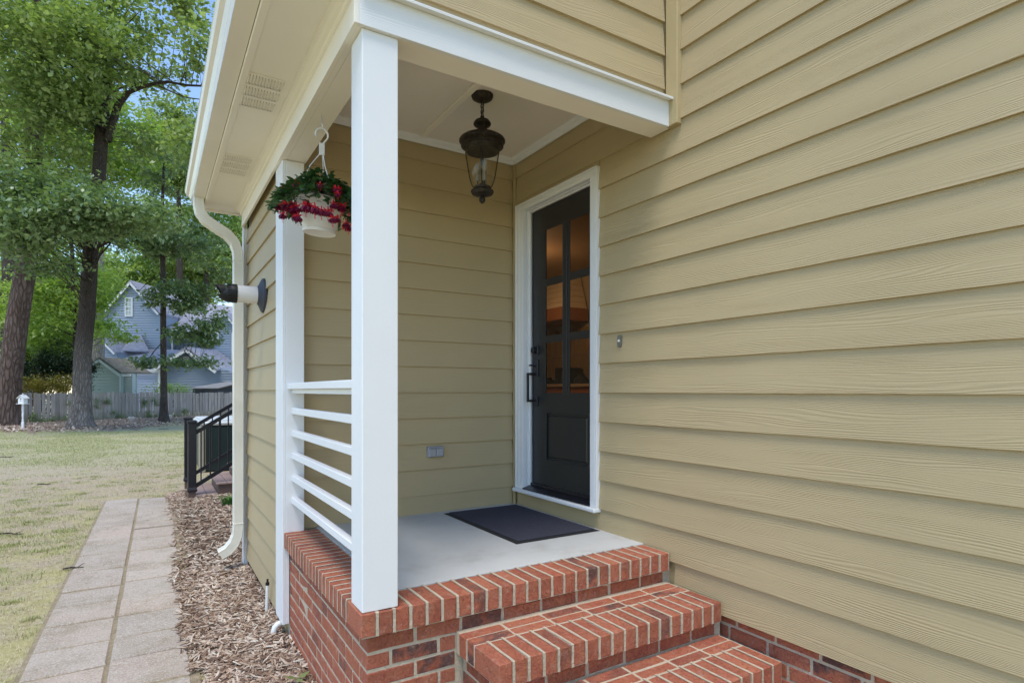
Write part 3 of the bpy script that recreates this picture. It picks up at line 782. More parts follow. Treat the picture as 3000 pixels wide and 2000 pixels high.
# ---- room seen through the door: warm lit kitchen
def warm(name, c, **k): return flat_mat(name, c, .6, .3, .05, 4, **k)
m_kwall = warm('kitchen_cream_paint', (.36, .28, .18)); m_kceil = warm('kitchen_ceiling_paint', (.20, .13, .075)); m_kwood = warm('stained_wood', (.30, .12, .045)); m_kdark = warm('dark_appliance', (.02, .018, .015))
kit = None
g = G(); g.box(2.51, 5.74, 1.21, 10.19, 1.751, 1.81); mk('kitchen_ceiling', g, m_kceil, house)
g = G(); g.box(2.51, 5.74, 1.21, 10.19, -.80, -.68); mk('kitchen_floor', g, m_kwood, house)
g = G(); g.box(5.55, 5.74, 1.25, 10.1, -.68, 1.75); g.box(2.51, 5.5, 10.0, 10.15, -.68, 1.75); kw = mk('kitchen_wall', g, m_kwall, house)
tm = warm('glazed_wall_tile', (.24, .16, .075)); g = G()
for i in range(46):
    for j in range(2): g.box(5.535, 5.548, 5.2+i*.077, 5.2+i*.077+.072, .13+j*.42, .13+j*.42+.41, .002)
mk('wall_tile', g, tm, kw)
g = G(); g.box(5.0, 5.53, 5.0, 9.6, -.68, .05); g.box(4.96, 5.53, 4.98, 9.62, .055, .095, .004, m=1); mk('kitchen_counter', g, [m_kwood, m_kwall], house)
g = G(); g.box(4.92, 5.50, 7.35, 8.25, -.66, .16, .01)
for i in range(5): g.tube([(4.91, 7.43+i*.18, .07), (4.88, 7.43+i*.18, .07)], .022, 10)
mk('range_cooker', g, m_kdark, house)
g = G()
for i in range(6):
    z0 = 1.22+i*.09; s0 = .09*i*.9; s1 = .09*(i+1)*.9
    g.prism([(5.10+s0*.5, 6.83+s0*.35, z0), (5.52, 6.83+s0*.35, z0), (5.52, 6.83+s1*.35, z0+.086), (5.10+s1*.5, 6.83+s1*.35, z0+.086)], (0, 1.42-s0*.7, 0))
mk('range_hood', g, warm('hood_shiplap_paint', (.72, .60, .42)), house)
g = G(); g.box(5.02, 5.52, 6.80, 8.28, 1.03, 1.215, .006); mk('hood_beam', g, m_kwood, house)
g = G(); g.lathe([(.115, 0), (.12, .02), (.10, .07), (.05, .12), (.02, .15), (.018, .19), (.03, .21), (.0, .215)], (5.25, 6.62, .10), 20); g.box(5.15, 5.45, 6.86, 7.14, .10, .34, .01)
g.tube([(5.25, 6.0, .56), (5.25, 6.35, .55)], .014, 8); g.box(5.49, 5.53, 7.72, 8.0, .17, .19)
for i in range(3): g.box(5.30, 5.36, 7.5+i*.22, 7.62+i*.22, .166, .205, .004)
mk('kitchen_ware', g, m_kdark, house)
g = G(); g.box(5.25, 5.5, 5.2, 6.5, .60, .72, .01); mk('wall_cabinet', g, m_kwood, house)
ld = bpy.data.lights.new('kitchen_light', 'POINT'); lo = bpy.data.objects.new('kitchen_light', ld); C.objects.link(lo)
ld.energy = 12; ld.color = (1, .62, .32); ld.shadow_soft_size = .12; lo.location = (3.9, 6.2, 1.35)


# ------------------------------------------------------------------ brick porch base and steps
XL, XR, YF, YB = .675, 2.312, 2.185, 3.70
ZT = -.851
porch = thing('brick_porch', 'red brick porch base with smooth grey slab and rowlock edge', 'porch', (1.5, 2.9, -1.53))
g = G(); g.box(XL+.035, 2.36, YF+.035, 3.79, -1.6, -.945); g.box(XL+.004, 2.32, YF+.004, YF+.20, -.944, ZT-.003); g.box(XL+.0035, XL+.20, YF+.2005, 3.70, -.944, ZT-.0035)
mk('mortar', g, m_mortar, porch)
g = G(); g.box(XL+.2005, 2.345, YF+.2085, 3.785, -.943, -.8505, .003); slab = mk('floor_slab', g, m_conc, porch)
n = 24; p_ = (XR-XL+MJ)/n
for i in range(n):
    brick(porch, (XL+p_*i+(p_-MJ)/2, YF+.0965, ZT-.0455), 'rx', sh=(p_-MJ)/BH)
m_ = 20; q_ = (3.70-(YF+.2))/m_
for i in range(m_):
    brick(porch, (XL+.0965, YF+.2+q_*(i+.5), ZT-.0455), 'ry', sh=(q_-MJ)/BH)
def joints(parent, kind, a0, pitch, cnt, f0, f1, ztop, zbot):
    g = G(); P_ = .0009
    for i in range(cnt):
        a = a0+pitch*i; w = MJ/2+.0004
        n_ = 9; v = []; f = []
        prof = [(f0-P_, zbot)] + [(f0-P_, zbot+(ztop-zbot)*k/4) for k in (1, 2, 3)] + [(f0-P_+.0005, ztop+P_-.002), (f0+.003, ztop+P_)] + [(f0+(f1-f0)*k/5, ztop+P_) for k in range(1, 6)]
        for p_ in prof:
            wa, wb = w*random.uniform(.82, 1.15), w*random.uniform(.82, 1.15); dz = random.uniform(-.0004, .0004)
            for sgn, ww in ((-1, wa), (1, wb)):
                pt = (a+sgn*ww, p_[0], p_[1]+dz) if kind == 'x' else (p_[0], a+sgn*ww, p_[1]+dz); v.append(pt)
        for k in range(len(prof)-1): f.append((2*k, 2*k+1, 2*k+3, 2*k+2))
        g.add(v, f)
    tag(mk('mortar_joints', g, m_mortar, parent, recalc=False), kind='stuff')
joints(porch, 'x', XL+p_-MJ/2, p_, n-1, YF, YF+.2085, ZT, ZT-.091)
joints(porch, 'y', YF+.2, q_, m_+1, XL, XL+.2005, ZT, ZT-.091)
for i in range(9):
    z = ZT-.0945-.0395-COURSE*i
    xe = 2.305 if i == 0 else 1.083
    if i % 2 == 0:
        course(porch, 'x', XL+.032, xe, YF+.032, -1, z, 0); course(porch, 'y', YF+.032+BW_+MJ, 3.70, XL+.032, -1, z, 0)
    else:
        course(porch, 'x', XL+.032+BW_+MJ, xe, YF+.032, -1, z, 0); course(porch, 'y', YF+.032, 3.70, XL+.032, -1, z, 0)

steps = thing('brick_steps', 'red brick steps leading up to the porch beside the siding', 'steps', (1.7, 1.8, -1.53))
SX0 = 1.085
for s in range(3):
    yf = 1.850-.314*s; zt = -1.0066-.1600*s; yb = yf+.335+(.032 if s == 0 else .0)
    g = G(); g.box(SX0+.035, 2.345 if s == 0 else 2.34, yf+.035, 2.21 if s == 0 else yf+.36, -1.6, zt-.092); g.box(SX0+.004, 2.315, yf+.004, yf+.33 if s else 2.2155, zt-.0925, zt-.0032)
    mk('mortar', g, m_mortar, steps)
    n = 18; p_ = (2.312-SX0+MJ)/n
    for i in range(n): brick(steps, (SX0+p_*i+(p_-MJ)/2, yf+.0965, zt-.0455), 'rx', sh=(p_-MJ)/BH)
    joints(steps, 'x', SX0+p_-MJ/2, p_, n-1, yf, yf+.193+MJ, zt, zt-.091)
    for r in range(2):
        y = yf+.193+MJ+BH/2+r*COURSE
        a = SX0; k = 0
        while a < 2.30:
            e = min(a+BL*(.999), 2.312)
            if e-a > .03: brick(steps, ((a+e)/2, y, zt-.0455), 'sx', sl=(e-a)/BL)
            a = e+MJ
    # riser and side courses under the nosing
    for c_ in range(5 if s == 0 else 3):
        z = zt-.0945-.0395-COURSE*c_
        if z < -1.52: break
        if c_ == 0: course(steps, 'x', SX0+.032, 2.305, yf+.032, -1, z, s % 2)
        course(steps, 'y', yf+.032+BW_+MJ if c_ % 2 == 0 else yf+.032, 2.21 if s == 0 else yf+.34, SX0+.032, -1, z, 0)
        if c_ and s < 3: 
            if c_ % 2 == 1: brick(steps, (SX0+.032+BW_+MJ+BL/2, yf+.032+BW_/2, z), 'x')

# door mat
mm = M('ribbed_charcoal_mat', .95, .1); v = mm.coord('Object'); w_ = mm.n('ShaderNodeTexWave'); w_.inputs['Scale'].default_value = 55; w_.inputs['Distortion'].default_value = .6; mm.l(v, w_.inputs['Vector'])
w2 = mm.n('ShaderNodeTexWave', bands_direction='Y'); w2.inputs['Scale'].default_value = 55; w2.inputs['Distortion'].default_value = .6; mm.l(v, w2.inputs['Vector'])
hh = mm.math('MULTIPLY', w_.outputs['Fac'], w2.outputs['Fac']); mm.bump(hh, .003, .9)
mm.col(mm.mix(mm.noise(v, 60, 4, .7), (.050, .050, .066, 1), (.095, .095, .125, 1)))
mat_ = thing('door_mat', 'charcoal ribbed door mat with rubber edge below the dark door', 'door mat', (2.02, 3.22, -.8505))
g = G()
x0, x1, y0, y1, zb, zt = 1.72, 2.322, 2.745, 3.70, -.8500, -.8435
g.add([(x0, y0, zb), (x1, y0, zb), (x1, y1, zb), (x0, y1, zb), (x0+.028, y0+.028, zt), (x1-.028, y0+.028, zt), (x1-.028, y1-.028, zt), (x0+.028, y1-.028, zt)], [(0,1,2,3), (4,5,6,7), (0,1,5,4), (1,2,6,5), (2,3,7,6), (3,0,4,7)])
mk('rubber_edge', g, flat_mat('black_rubber', (.022, .022, .024), .7, .3), mat_)
g = G(); g.box(x0+.030, x1-.030, y0+.030, y1-.030, zt+.0002, zt+.0045, .002); mk('carpet_top', g, mm.m, mat_)

# railing between column and back wall
rail = thing('porch_railing', 'white railing of level rails between column and half post', 'railing', (.74, 3.0, -.70))
g = G(); g.box(.690, .795, 2.339, 3.694, .008, .045, .004); mk('top_rail', g, m_white, rail)
g = G(); g.box(.716, .752, 2.339, 3.694, -.016, .0075, .002); mk('sub_rail', g, m_white, rail)
for i in range(5):
    zt = -.103-.1345*i; g = G(); g.box(.716, .752, 2.3385, 3.6945, zt-.037, zt, .003); mk('rail', g, m_white, rail)

# ------------------------------------------------------------------ lantern
def bronze():
    m = M('aged_bronze', .5, .5); m.b.inputs['Metallic'].default_value = .55; v = m.coord('Object'); n_ = m.noise(v, 40, 5, .7)
    m.col(m.ramp(n_, [(.3, (.018, .015, .013)), (.55, (.045, .036, .028)), (.75, (.13, .105, .08))])); m.bump(n_, .002, .5); return m.m
m_bronze = bronze()
LXc, LYc = 1.66, 3.03
LT = 3.456
def lz(y): return (1144-(200+y/3.484))/FPX*LT
def lr(px): return px/3.484/FPX*LT
lan = thing('porch_lantern', 'dark bronze lantern hanging on a chain from the ceiling', 'lantern', (LXc, LYc, lz(1385)))
c0 = (LXc, LYc, 0)
g = G(); g.lathe([(.0, 1.7415), (.0645, 1.7415), (.0645, 1.734), (.060, 1.722), (.045, 1.712), (.02, 1.706), (.0, 1.705)], c0, 32); mk('canopy', g, m_bronze, lan, smooth=True)
g = G(); top = 1.706; bot = lz(520); nl = 6
for i in range(nl):
    zc = top-(top-bot)*(i+.5)/nl; hh_ = (top-bot)/nl*.78; th = (i % 2)*math.pi/2+.4
    pts = [(LXc+math.cos(th)*math.cos(a)*.0105, LYc+math.sin(th)*math.cos(a)*.0105, zc+math.sin(a)*hh_) for a in [k*math.pi/6 for k in range(13)]]
    g.tube(pts, .0028, 6, cap=False)
mk('chain', g, m_bronze, lan, smooth=True)
g = G(); g.tube([(LXc+.004, LYc, 1.706), (LXc+.012, LYc+.004, 1.66), (LXc-.008, LYc, 1.63), (LXc, LYc, lz(520))], .002, 6); mk('wire', g, m_black, lan)
prof = [(20, 500), (22, 515), (38, 528), (70, 540), (88, 565), (90, 580), (78, 596), (54, 608), (46, 622), (48, 638), (88, 660), (140, 690), (196, 712), (206, 716), (212, 726), (228, 732), (235, 744), (235, 756), (226, 764), (212, 768), (210, 782), (217, 790), (217, 806), (206, 814), (190, 818), (172, 858), (150, 858)]
g = G(); g.lathe([(lr(r), lz(y)) for r, y in prof], c0, 40); mk('roof_cap', g, m_bronze, lan, smooth=True)
gp = [(166, 862), (160, 900), (150, 960), (138, 1040), (126, 1110), (112, 1165), (96, 1205), (84, 1222)]
g = G(); v_ = [(lr(r), lz(y)) for r, y in gp]
g.lathe(v_, c0, 36); g.f = g.f[:-2]; g.m = g.m[:-2]
mk('glass_shade', g, glass_mat('seeded_lantern_glass', (.93, .92, .88, 1), 1.0), lan, smooth=True)
g = G()
for k in range(4):
    a = math.pi/4+k*math.pi/2+.2
    g.tube([(LXc+math.cos(a)*(r+.003), LYc+math.sin(a)*(r+.003), z) for r, z in v_], .0028, 6)
mk('cage_rib', g, m_bronze, lan)
g = G(); g.lathe([(lr(80), lz(1212)), (lr(92), lz(1222)), (lr(88), lz(1236)), (lr(114), lz(1256)), (lr(117), lz(1266)), (lr(104), lz(1290)), (lr(60), lz(1304)), (lr(20), lz(1310)), (lr(22), lz(1318)), (lr(34), lz(1340)), (lr(30), lz(1362)), (lr(12), lz(1382)), (0, lz(1386))], c0, 32); mk('base_finial', g, m_bronze, lan, smooth=True)
g = G(); g.tube([(LXc, LYc, lz(830)), (LXc, LYc, lz(1215))], .006, 10)
for k in range(3):
    a = k*2.1+.5; cx, cy = LXc+.028*math.cos(a), LYc+.028*math.sin(a)
    g.tube([(LXc, LYc, lz(1180)), (cx, cy, lz(1190)), (cx, cy, lz(1160))], .0035, 6)
mk('lamp_cluster', g, m_bronze, lan)
for k in range(3):
    a = k*2.1+.5; cx, cy = LXc+.028*math.cos(a), LYc+.028*math.sin(a)
    g = G(); g.lathe([(.011, lz(1165)), (.0125, lz(1160)), (.0125, lz(1085)), (.010, lz(1080)), (.013, lz(1050)), (.010, lz(1010)), (.003, lz(970)), (.0, lz(965))], (cx, cy, 0), 14)
    mk('candle_bulb', g, flat_mat('frosted_candle', (.20, .18, .15), .3, .6), lan, smooth=True)

# ------------------------------------------------------------------ hanging basket with fuchsias
HX, HY = .729, 3.01; m_pw = flat_mat('white_pot_plastic', (.78, .76, .72), .4, .5, .03, 6, stain=((.5, .42, .33, 1), 7, .66, .4)); m_pw2 = flat_mat('white_hanger_plastic', (.76, .76, .74), .4, .5)
bas = thing('hanging_basket', 'white hanging pot of red fuchsias beside the column', 'hanging basket', (HX, HY, .78))
g = G(); g.tube([(HX, HY, 1.385), (HX, HY, 1.345), (HX+.006, HY, 1.325), (HX, HY, 1.312), (HX-.008, HY, 1.32)], .0022, 8); mk('ceiling_hook', g, flat_mat('zinc', (.5, .5, .5), .3, .5, metal=.8), bas)
hd = RT*.85 + FW*.5; hd.normalize()
g = G(); pts = []
for k in range(11):
    a = R(205 - k*23.5); rr = .031
    pts.append(Vector((HX, HY, 1.288)) + hd*(math.cos(a)*rr) + Vector((0, 0, math.sin(a)*rr)))
pts.append(Vector((HX, HY, 1.235))); g.tube(pts, [.003]+[.0046]*9+[.0045, .0045], 8)
g.obox(Vector((HX, HY, 1.185))-hd*.013-Vector((hd.y, -hd.x, 0))*.003, hd*.026, Vector((hd.y, -hd.x, 0))*.006, (0, 0, .06))
mk('hanger_hook', g, m_pw2, bas, smooth=True)
tilt = .07
def potpt(r, a, z):
    return Vector((HX-.012+r*math.cos(a), HY+r*math.sin(a), z)) + Vector((0, 0, -RT.dot(Vector((r*math.cos(a), r*math.sin(a), 0)))*tilt))
g = G()
for a in (0.9, 3.0, 5.1): g.tube([(HX+.01*math.cos(a), HY+.01*math.sin(a), 1.19), potpt(.045, a, 1.12), potpt(.118, a, .945)], .0024, 6)
mk('hanger_strand', g, m_pw2, bas)
g = G(); n = 48; prof = [(.0, .795), (.070, .793), (.078, .789), (.080, .796), (.0805, .803), (.076, .806), (.084, .823), (.101, .90), (.109, .942), (.116, .944), (.117, .955), (.110, .956), (.104, .95), (.095, .93), (.0, .93)]
for r, z in prof:
    for k in range(n): g.v.append(tuple(potpt(r, 2*math.pi*k/n, z)))
for i in range(len(prof)-1):
    for k in range(n): a = i*n+k; b = i*n+(k+1) % n; g.f.append((a, b, b+n, a+n)); g.m.append(0)
mk('pot', g, m_pw, bas, smooth=True, recalc=False)
def leafset(pts, sz, droop=.3, fold=.25, spread=1.0, outward=None, name='leaves', mat=None, parent=None, **kw):
    """six-vertex folded leaves, pts (n,3)"""
    n = len(pts); a = rng.uniform(0, 2*np.pi, n)
    if outward is not None:
        d0 = pts-outward; a = np.arctan2(d0[:, 1], d0[:, 0])+rng.normal(0, spread, n)
    el = rng.normal(-droop, .45, n)
    ax = np.stack([np.cos(a)*np.cos(el), np.sin(a)*np.cos(el), np.sin(el)], 1)
    up = np.stack([rng.normal(0, .35, n), rng.normal(0, .35, n), np.ones(n)], 1)
    sd_ = np.cross(ax, up); sd_ /= np.linalg.norm(sd_, axis=1)[:, None]; nn = np.cross(sd_, ax)
    s = (sz*(.65+.7*rng.random(n)))[:, None]; w = s*.36
    V = np.stack([pts, pts+ax*s*.35+sd_*w+nn*s*fold*.3, pts+ax*s*.5-nn*s*.02, pts+ax*s*.35-sd_*w+nn*s*fold*.3, pts+ax*s*1.0-nn*s*.12,
                  pts+ax*s*.72+sd_*w*.62+nn*s*fold*.15, pts+ax*s*.72-sd_*w*.62+nn*s*fold*.15], 1).reshape(-1, 3)
    b = np.arange(n)[:, None, None]*7
    F = (b+np.array([[0, 1, 2, 3], [1, 5, 4, 2], [2, 4, 6, 3]])[None]).reshape(-1, 4)
    return mk_np(name, V, F, mat, parent, loc=tuple(W[parent.name]) if parent else (0, 0, 0), **kw)
pp = []
cen = np.array([HX-.012, HY, .955])
for i in range(1500):
    a = random.uniform(0, 2*math.pi); r = .215*math.sqrt(random.random())
    lift = .14*max(0, 1-(r/.19)**1.6)*random.random() + .02
    z = .945+lift-(.11*max(0, r-.13)/.1)*random.random()
    pp.append((HX-.012+r*math.cos(a), HY+r*math.sin(a), z))
leafset(np.array(pp), .036, droop=.1, mat=m_leafG, parent=bas, outward=cen, name='foliage')
g = G()
for i in range(46):
    a = random.uniform(0, 2*math.pi); r = random.uniform(.12, .235); p0 = Vector((HX-.012, HY, .95)); p2 = p0+Vector((r*math.cos(a), r*math.sin(a), random.uniform(-.09, .05)))
    p1 = p0.lerp(p2, .6)+Vector((0, 0, .07)); g.tube([p0, p1, p2], [.0022, .0016, .001], 5)
g.tube([(HX+.03, HY, .98), (HX+.09, HY+.02, 1.05), (HX+.125, HY+.03, 1.085)], [.0016, .0013, .001], 5)
mk('stems', g, flat_mat('reddish_stem', (.12, .10, .03), .6), bas)
m_fr = flat_mat('fuchsia_red_sepal', (.72, .02, .05), .45, .4, .15, 40); m_fp = flat_mat('fuchsia_purple_petal', (.16, .004, .035), .5, .4, .3, 40); m_fb = flat_mat('fuchsia_bud', (.62, .05, .05), .4, .5)
def flower(c, s):
    g = G(); c = Vector(c)
    g.tube([c+Vector((0, 0, .020*s)), c+Vector((0, 0, .008*s)), c], [.002*s, .0035*s, .005*s], 6, m=0)
    o = random.uniform(0, 6)
    for k in range(5):
        a = o+k*2*math.pi/5; d = Vector((math.cos(a), math.sin(a), 0)); e = Vector((-d.y, d.x, 0))
        g.add([c, c+d*.010*s+e*.006*s+Vector((0, 0, .003*s)), c+d*.026*s+Vector((0, 0, .006*s+random.uniform(-.006, .008)*s)), c+d*.010*s-e*.006*s+Vector((0, 0, .003*s))], [(0, 1, 2, 3)], 0)
    for ring in range(3):
        for k in range(7):
            a = o+k*.9+ring*.4; d = Vector((math.cos(a), math.sin(a), 0)); e = Vector((-d.y, d.x, 0)); q = c+d*(.003+.003*ring)*s
            g.add([q, q+d*.007*s+e*.007*s-Vector((0, 0, .008*s)), q+d*(.009)*s-Vector((0, 0, .019*s)), q+d*.007*s-e*.007*s-Vector((0, 0, .008*s))], [(0, 1, 2, 3)], 1)
    for k in range(3): g.tube([c-Vector((0, 0, .012*s)), c+Vector((random.uniform(-.004, .004), random.uniform(-.004, .004), -.036*s))], .0006*s, 4, m=0)
    mk('fuchsia_flower', g, [m_fr, m_fp], bas, recalc=False)
def baspt(px, py, dep=0.0):
    t = 2.947+dep; return P(px, t, zz(py, t))
for px, py, dp, s in ((838, 553, -.02, 1.2), (866, 539, -.04, 1.35), (838, 600, -.10, 1.5), (858, 612, -.11, 1.2), (816, 603, -.05, 1.1), (855, 596, -.12, 1.0), (868, 607, -.12, 1.35), (864, 620, -.1, 1.1), (828, 628, -.08, 1.15), (873, 635, -.12, 1.25), (866, 632, -.1, .9),
                      (896, 603, -.17, 1.5), (902, 598, -.15, 1.1), (922, 610, -.18, 1.4), (942, 618, -.17, 1.2), (961, 620, -.17, 1.25), (975, 640, -.16, 1.15), (988, 640, -.14, 1.0), (978, 598, -.15, 1.15), (999, 603, -.12, 1.3), (1004, 610, -.10, 1.0), (992, 556, -.08, 1.0), (983, 553, -.1, .9), (990, 568, -.12, .8),
                      (1014, 655, -.06, 1.1), (1021, 665, -.03, 1.1), (938, 541, -.12, .8)):
    flower(baspt(px, py, dp-(.10 if py < 570 else .03)), s)
for px, py, dp in ((917, 556, -.15), (899, 560, -.14), (955, 543, -.12), (925, 624, -.18), (960, 628, -.18), (972, 616, -.17), (1022, 628, -.05), (1005, 668, -.05)):
    g = G(); c = baspt(px, py, dp); g.lathe([(0, .010), (.004, .007), (.006, 0), (.0045, -.007), (0, -.012)], c, 8); g.tube([c+Vector((0, 0, .009)), c+Vector((0, .01, .03))], .0009, 4); mk('flower_bud', g, m_fb, bas, smooth=True)

# ------------------------------------------------------------------ small fittings
vp = thing('wall_vent_pipe', 'white exhaust pipe with black cap sticking out of the left wall', 'vent pipe', (.52, 4.52, .62))
c = Vector((.69, 4.52, .682))
g = G(); g.tube([c+Vector((-.005, 0, 0)), c-Vector((.185, 0, 0))], .0605, 40); mk('pipe', g, flat_mat('white_pvc', (.78, .75, .73), .35, .5), vp, smooth=True)
g = G(); n = 28   # rubber flange, a shallow cone hugging the siding
g.tube([(.686, 4.52, .682), (.672, 4.52, .682), (.648, 4.52, .682), (.640, 4.52, .682)], [.125, .120, .070, .062], 40); mk('flange', g, flat_mat('grey_rubber', (.05, .055, .07), .6, .3), vp, smooth=True)
g = G(); c1 = .5045
g.tube([(c1+.004, 4.52, .682), (c1-.030, 4.52, .682), (c1-.032, 4.52, .682), (c1-.062, 4.52, .680), (c1-.075, 4.52, .686), (c1-.078, 4.52, .69)], [.066, .066, .0635, .060, .052, .048], 36)
for k in range(24):
    a = 2*math.pi*k/24; g.box(c1-.058, c1-.034, 4.52+.0635*math.cos(a)-.002, 4.52+.0635*math.cos(a)+.002, .682+.0635*math.sin(a)-.002, .682+.0635*math.sin(a)+.002)
mk('collar', g, m_black, vp, smooth=True)
g = G(); v = []; f = []; n = 32; rr = .0475     # scoop with a concave bevelled mouth
for k in range(n):
    a = 2*math.pi*k/n; s_ = math.sin(a); xo = c1-.095-.042*max(0, (s_+.7)/1.7)**2.2
    for x_, r_ in ((c1-.070, rr), (xo, rr), (xo, rr-.004), (c1-.075, rr-.004)): v.append((x_, 4.52+r_*math.cos(a), .690+r_*s_))
for k in range(n):
    for i in range(3): a = k*4+i; b = ((k+1) % n)*4+i; f.append((a, b, b+1, a+1))
g.add(v, f); g.tube([(c1-.078, 4.52, .69), (c1-.072, 4.52, .69)], .044, 24); mk('scoop', g, m_black, vp, smooth=True, recalc=False)

db = thing('doorbell', 'grey oval doorbell plate with white button right of the door', 'doorbell', (2.335, 2.585, .25))
g = G(); pr = [(.0, 0)]; pts = [(math.cos(a)*.0145, math.sin(a)*.0145+(.022 if math.sin(a) > 0 else -.022)) for a in [k*2*math.pi/24+.01 for k in range(24)]]
xw = 2.334
g.prism([(xw-.008, 2.585+y, .289+z) for y, z in pts], (.014, 0, 0)); mk('bell_plate', g, flat_mat('satin_nickel', (.25, .25, .22), .35, .5, metal=.6), db)
g = G(); g.tube([(xw-.0082, 2.585, .291), (xw-.013, 2.585, .291)], [.008, .006], 20); b_ = mk('bell_button', g, flat_mat('white_button', (.8, .8, .78), .3, .5), db, smooth=True)
oc = thing('outlet_cover', 'grey weatherproof outlet cover low on the porch back wall', 'outlet cover', (1.685, 3.76, -.465))
m_alu = flat_mat('grey_cast_aluminium', (.36, .37, .40), .45, .5, metal=.3); ox, oy, oz = 1.685, 3.762, -.425
g = G(); g.box(ox-.060, ox+.060, oy-.018, oy+.010, oz-.037, oz+.037, .004); mk('cover_plate', g, m_alu, oc)
for s in (-1, 1):
    g = G(); g.box(ox+(-.056 if s < 0 else .0015), ox+(-.0015 if s < 0 else .056), oy-.027, oy-.0185, oz-.034, oz+.024, .004); g.box(ox+s*.045-.006, ox+s*.045+.006, oy-.026, oy-.0186, oz+.0245, oz+.034, .002); mk('flap', g, m_alu, oc)
g = G(); g.tube([(ox-.05, oy-.022, oz+.0295), (ox+.05, oy-.022, oz+.0295)], .003, 8); mk('hinge_pin', g, m_alu, oc)
sp = thing('drain_pipe', 'short white standpipe with black cap against the left wall', 'pipe', (.655, 4.2, -1.47))
g = G(); g.tube([(.655, 4.2, -1.50), (.660, 4.2, -1.30)], .0105, 14); mk('pipe', g, m_pw2, sp, smooth=True)
g = G(); g.tube([(.660, 4.2, -1.302), (.6605, 4.2, -1.285)], .0125, 14); g.tube([(.6605, 4.2, -1.285), (.6607, 4.2, -1.262)], .007, 10); mk('cap', g, m_black, sp)
g = G(); g.tube([(.70, 3.80, -1.425), (.675, 3.79, -1.420), (.652, 3.785, -1.423), (.636, 3.78, -1.437), (.630, 3.78, -1.46), (.630, 3.78, -1.50)], .017, 18)
tag(mk('pipe_elbow', g, m_pw2, smooth=True), 'small white pipe elbow at the foot of the white corner board', 'pipe')

# ------------------------------------------------------------------ deck stairs with black railing
m_comp = flat_mat('brown_composite_deck', (.30, .215, .185), .7, .3, .1, 6, .001, 60); m_compd = flat_mat('dark_brown_composite', (.13, .085, .07), .7, .3, .1, 6)
st = thing('deck_stairs', 'brown composite stairs with black railing beyond the house corner', 'stairs', (.9, 9.9, -1.53))
SY0, SY1 = 9.44, 10.5
for i in range(5):
    zt = -1.475+.155*i; x0 = .56+.255*i
    if i > 3: break
    for k in range(2):
        g = G(); g.box(x0-.03+.142*k, x0-.03+.142*k+.137, SY0-.10, SY1+.02, zt-.025, zt, .003); mk('tread_board', g, m_comp, st)
    g = G(); g.box(x0+(0 if i == 0 else 0), x0+.26, SY0-.07, SY1, -1.56, zt-.0255); mk('riser', g, m_compd, st)
g = G(); g.box(1.58, 2.35, 9.3, 13.2, -.92, -.86, .004); mk('deck_platform', g, m_comp, st)
g = G(); g.box(1.60, 2.34, 9.34, 13.1, -1.56, -.921); mk('deck_skirt', g, m_compd, st)
for yy in (9.42, 10.56):
    px_ = .485
    g = G(); g.box(px_-.052, px_+.052, yy-.052, yy+.052, -1.42, -.46, .004); po = mk('newel_post', g, m_bmetal, st)
    g = G(); g.box(px_-.058, px_+.058, yy-.058, yy+.058, -.462, -.448, .003); g.box(px_-.068, px_+.068, yy-.068, yy+.068, -.4475, -.428, .008); g.box(px_-.055, px_+.055, yy-.055, yy+.055, -.4275, -.417, .006); mk('post_cap', g, m_bmetal, po)
    g = G(); g.box(px_-.062, px_+.062, yy-.062, yy+.062, -1.425, -1.385, .006); g.box(px_-.056, px_+.056, yy-.056, yy+.056, -1.3845, -1.365, .006); mk('post_skirt', g, m_bmetal, po)
    g = G(); g.box(px_-.045, px_+.045, yy-.045, yy+.045, -1.56, -1.426); mk('post_foot', g, m_compd, po)
    sl = .62; x1 = 1.60
    xs_ = px_+.052
    for z0, hh_, nm in ((-.62, .062, 'hand_rail'), (-1.375, .062, 'bottom_rail')):
        g = G(); g.prism([(xs_, yy-.022, z0), (x1, yy-.022, z0+sl*(x1-xs_)), (x1, yy-.022, z0+hh_+sl*(x1-xs_)), (xs_, yy-.022, z0+hh_)], (0, .044, 0)); mk(nm, g, m_bmetal, st)
    for i in range(9):
        xb = xs_+.06+.117*i; za = -1.375+.062+sl*(xb-xs_); zb_ = -.62+sl*(xb-xs_)
        g = G(); g.box(xb-.0085, xb+.0085, yy-.0085, yy+.0085, za-.008, zb_+.01); mk('baluster', g, m_bmetal, st)

# hot tub
tub = thing('hot_tub', 'dark green hot tub with pale lid behind the stair railing', 'hot tub', (1.75, 13.4, -1.53))
g = G(); g.box(.79, 2.75, 12.45, 14.4, -1.55, -.66, .04); mk('tub_cabinet', g, flat_mat('dark_green_cabinet', (.009, .022, .021), .4, .5, .15, 3), tub)
g = G(); g.box(.76, 2.78, 12.42, 14.43, -.66, -.58, .03); g.box(.80, 2.74, 12.46, 14.39, -.58, -.555, .02); mk('lid', g, flat_mat('pale_grey_vinyl_lid', (.60, .62, .60), .5, .4), tub)
for cx, cy in ((.80, 12.46), (.80, 14.39)):
    g = G(); g.box(cx-.05, cx+.07, cy-.05 if cy < 13 else cy-.07, cy+.07 if cy < 13 else cy+.05, -1.55, -.67, .02); mk('corner_panel', g, flat_mat('tan_corner_panel', (.33, .30, .22), .5, .4), tub)

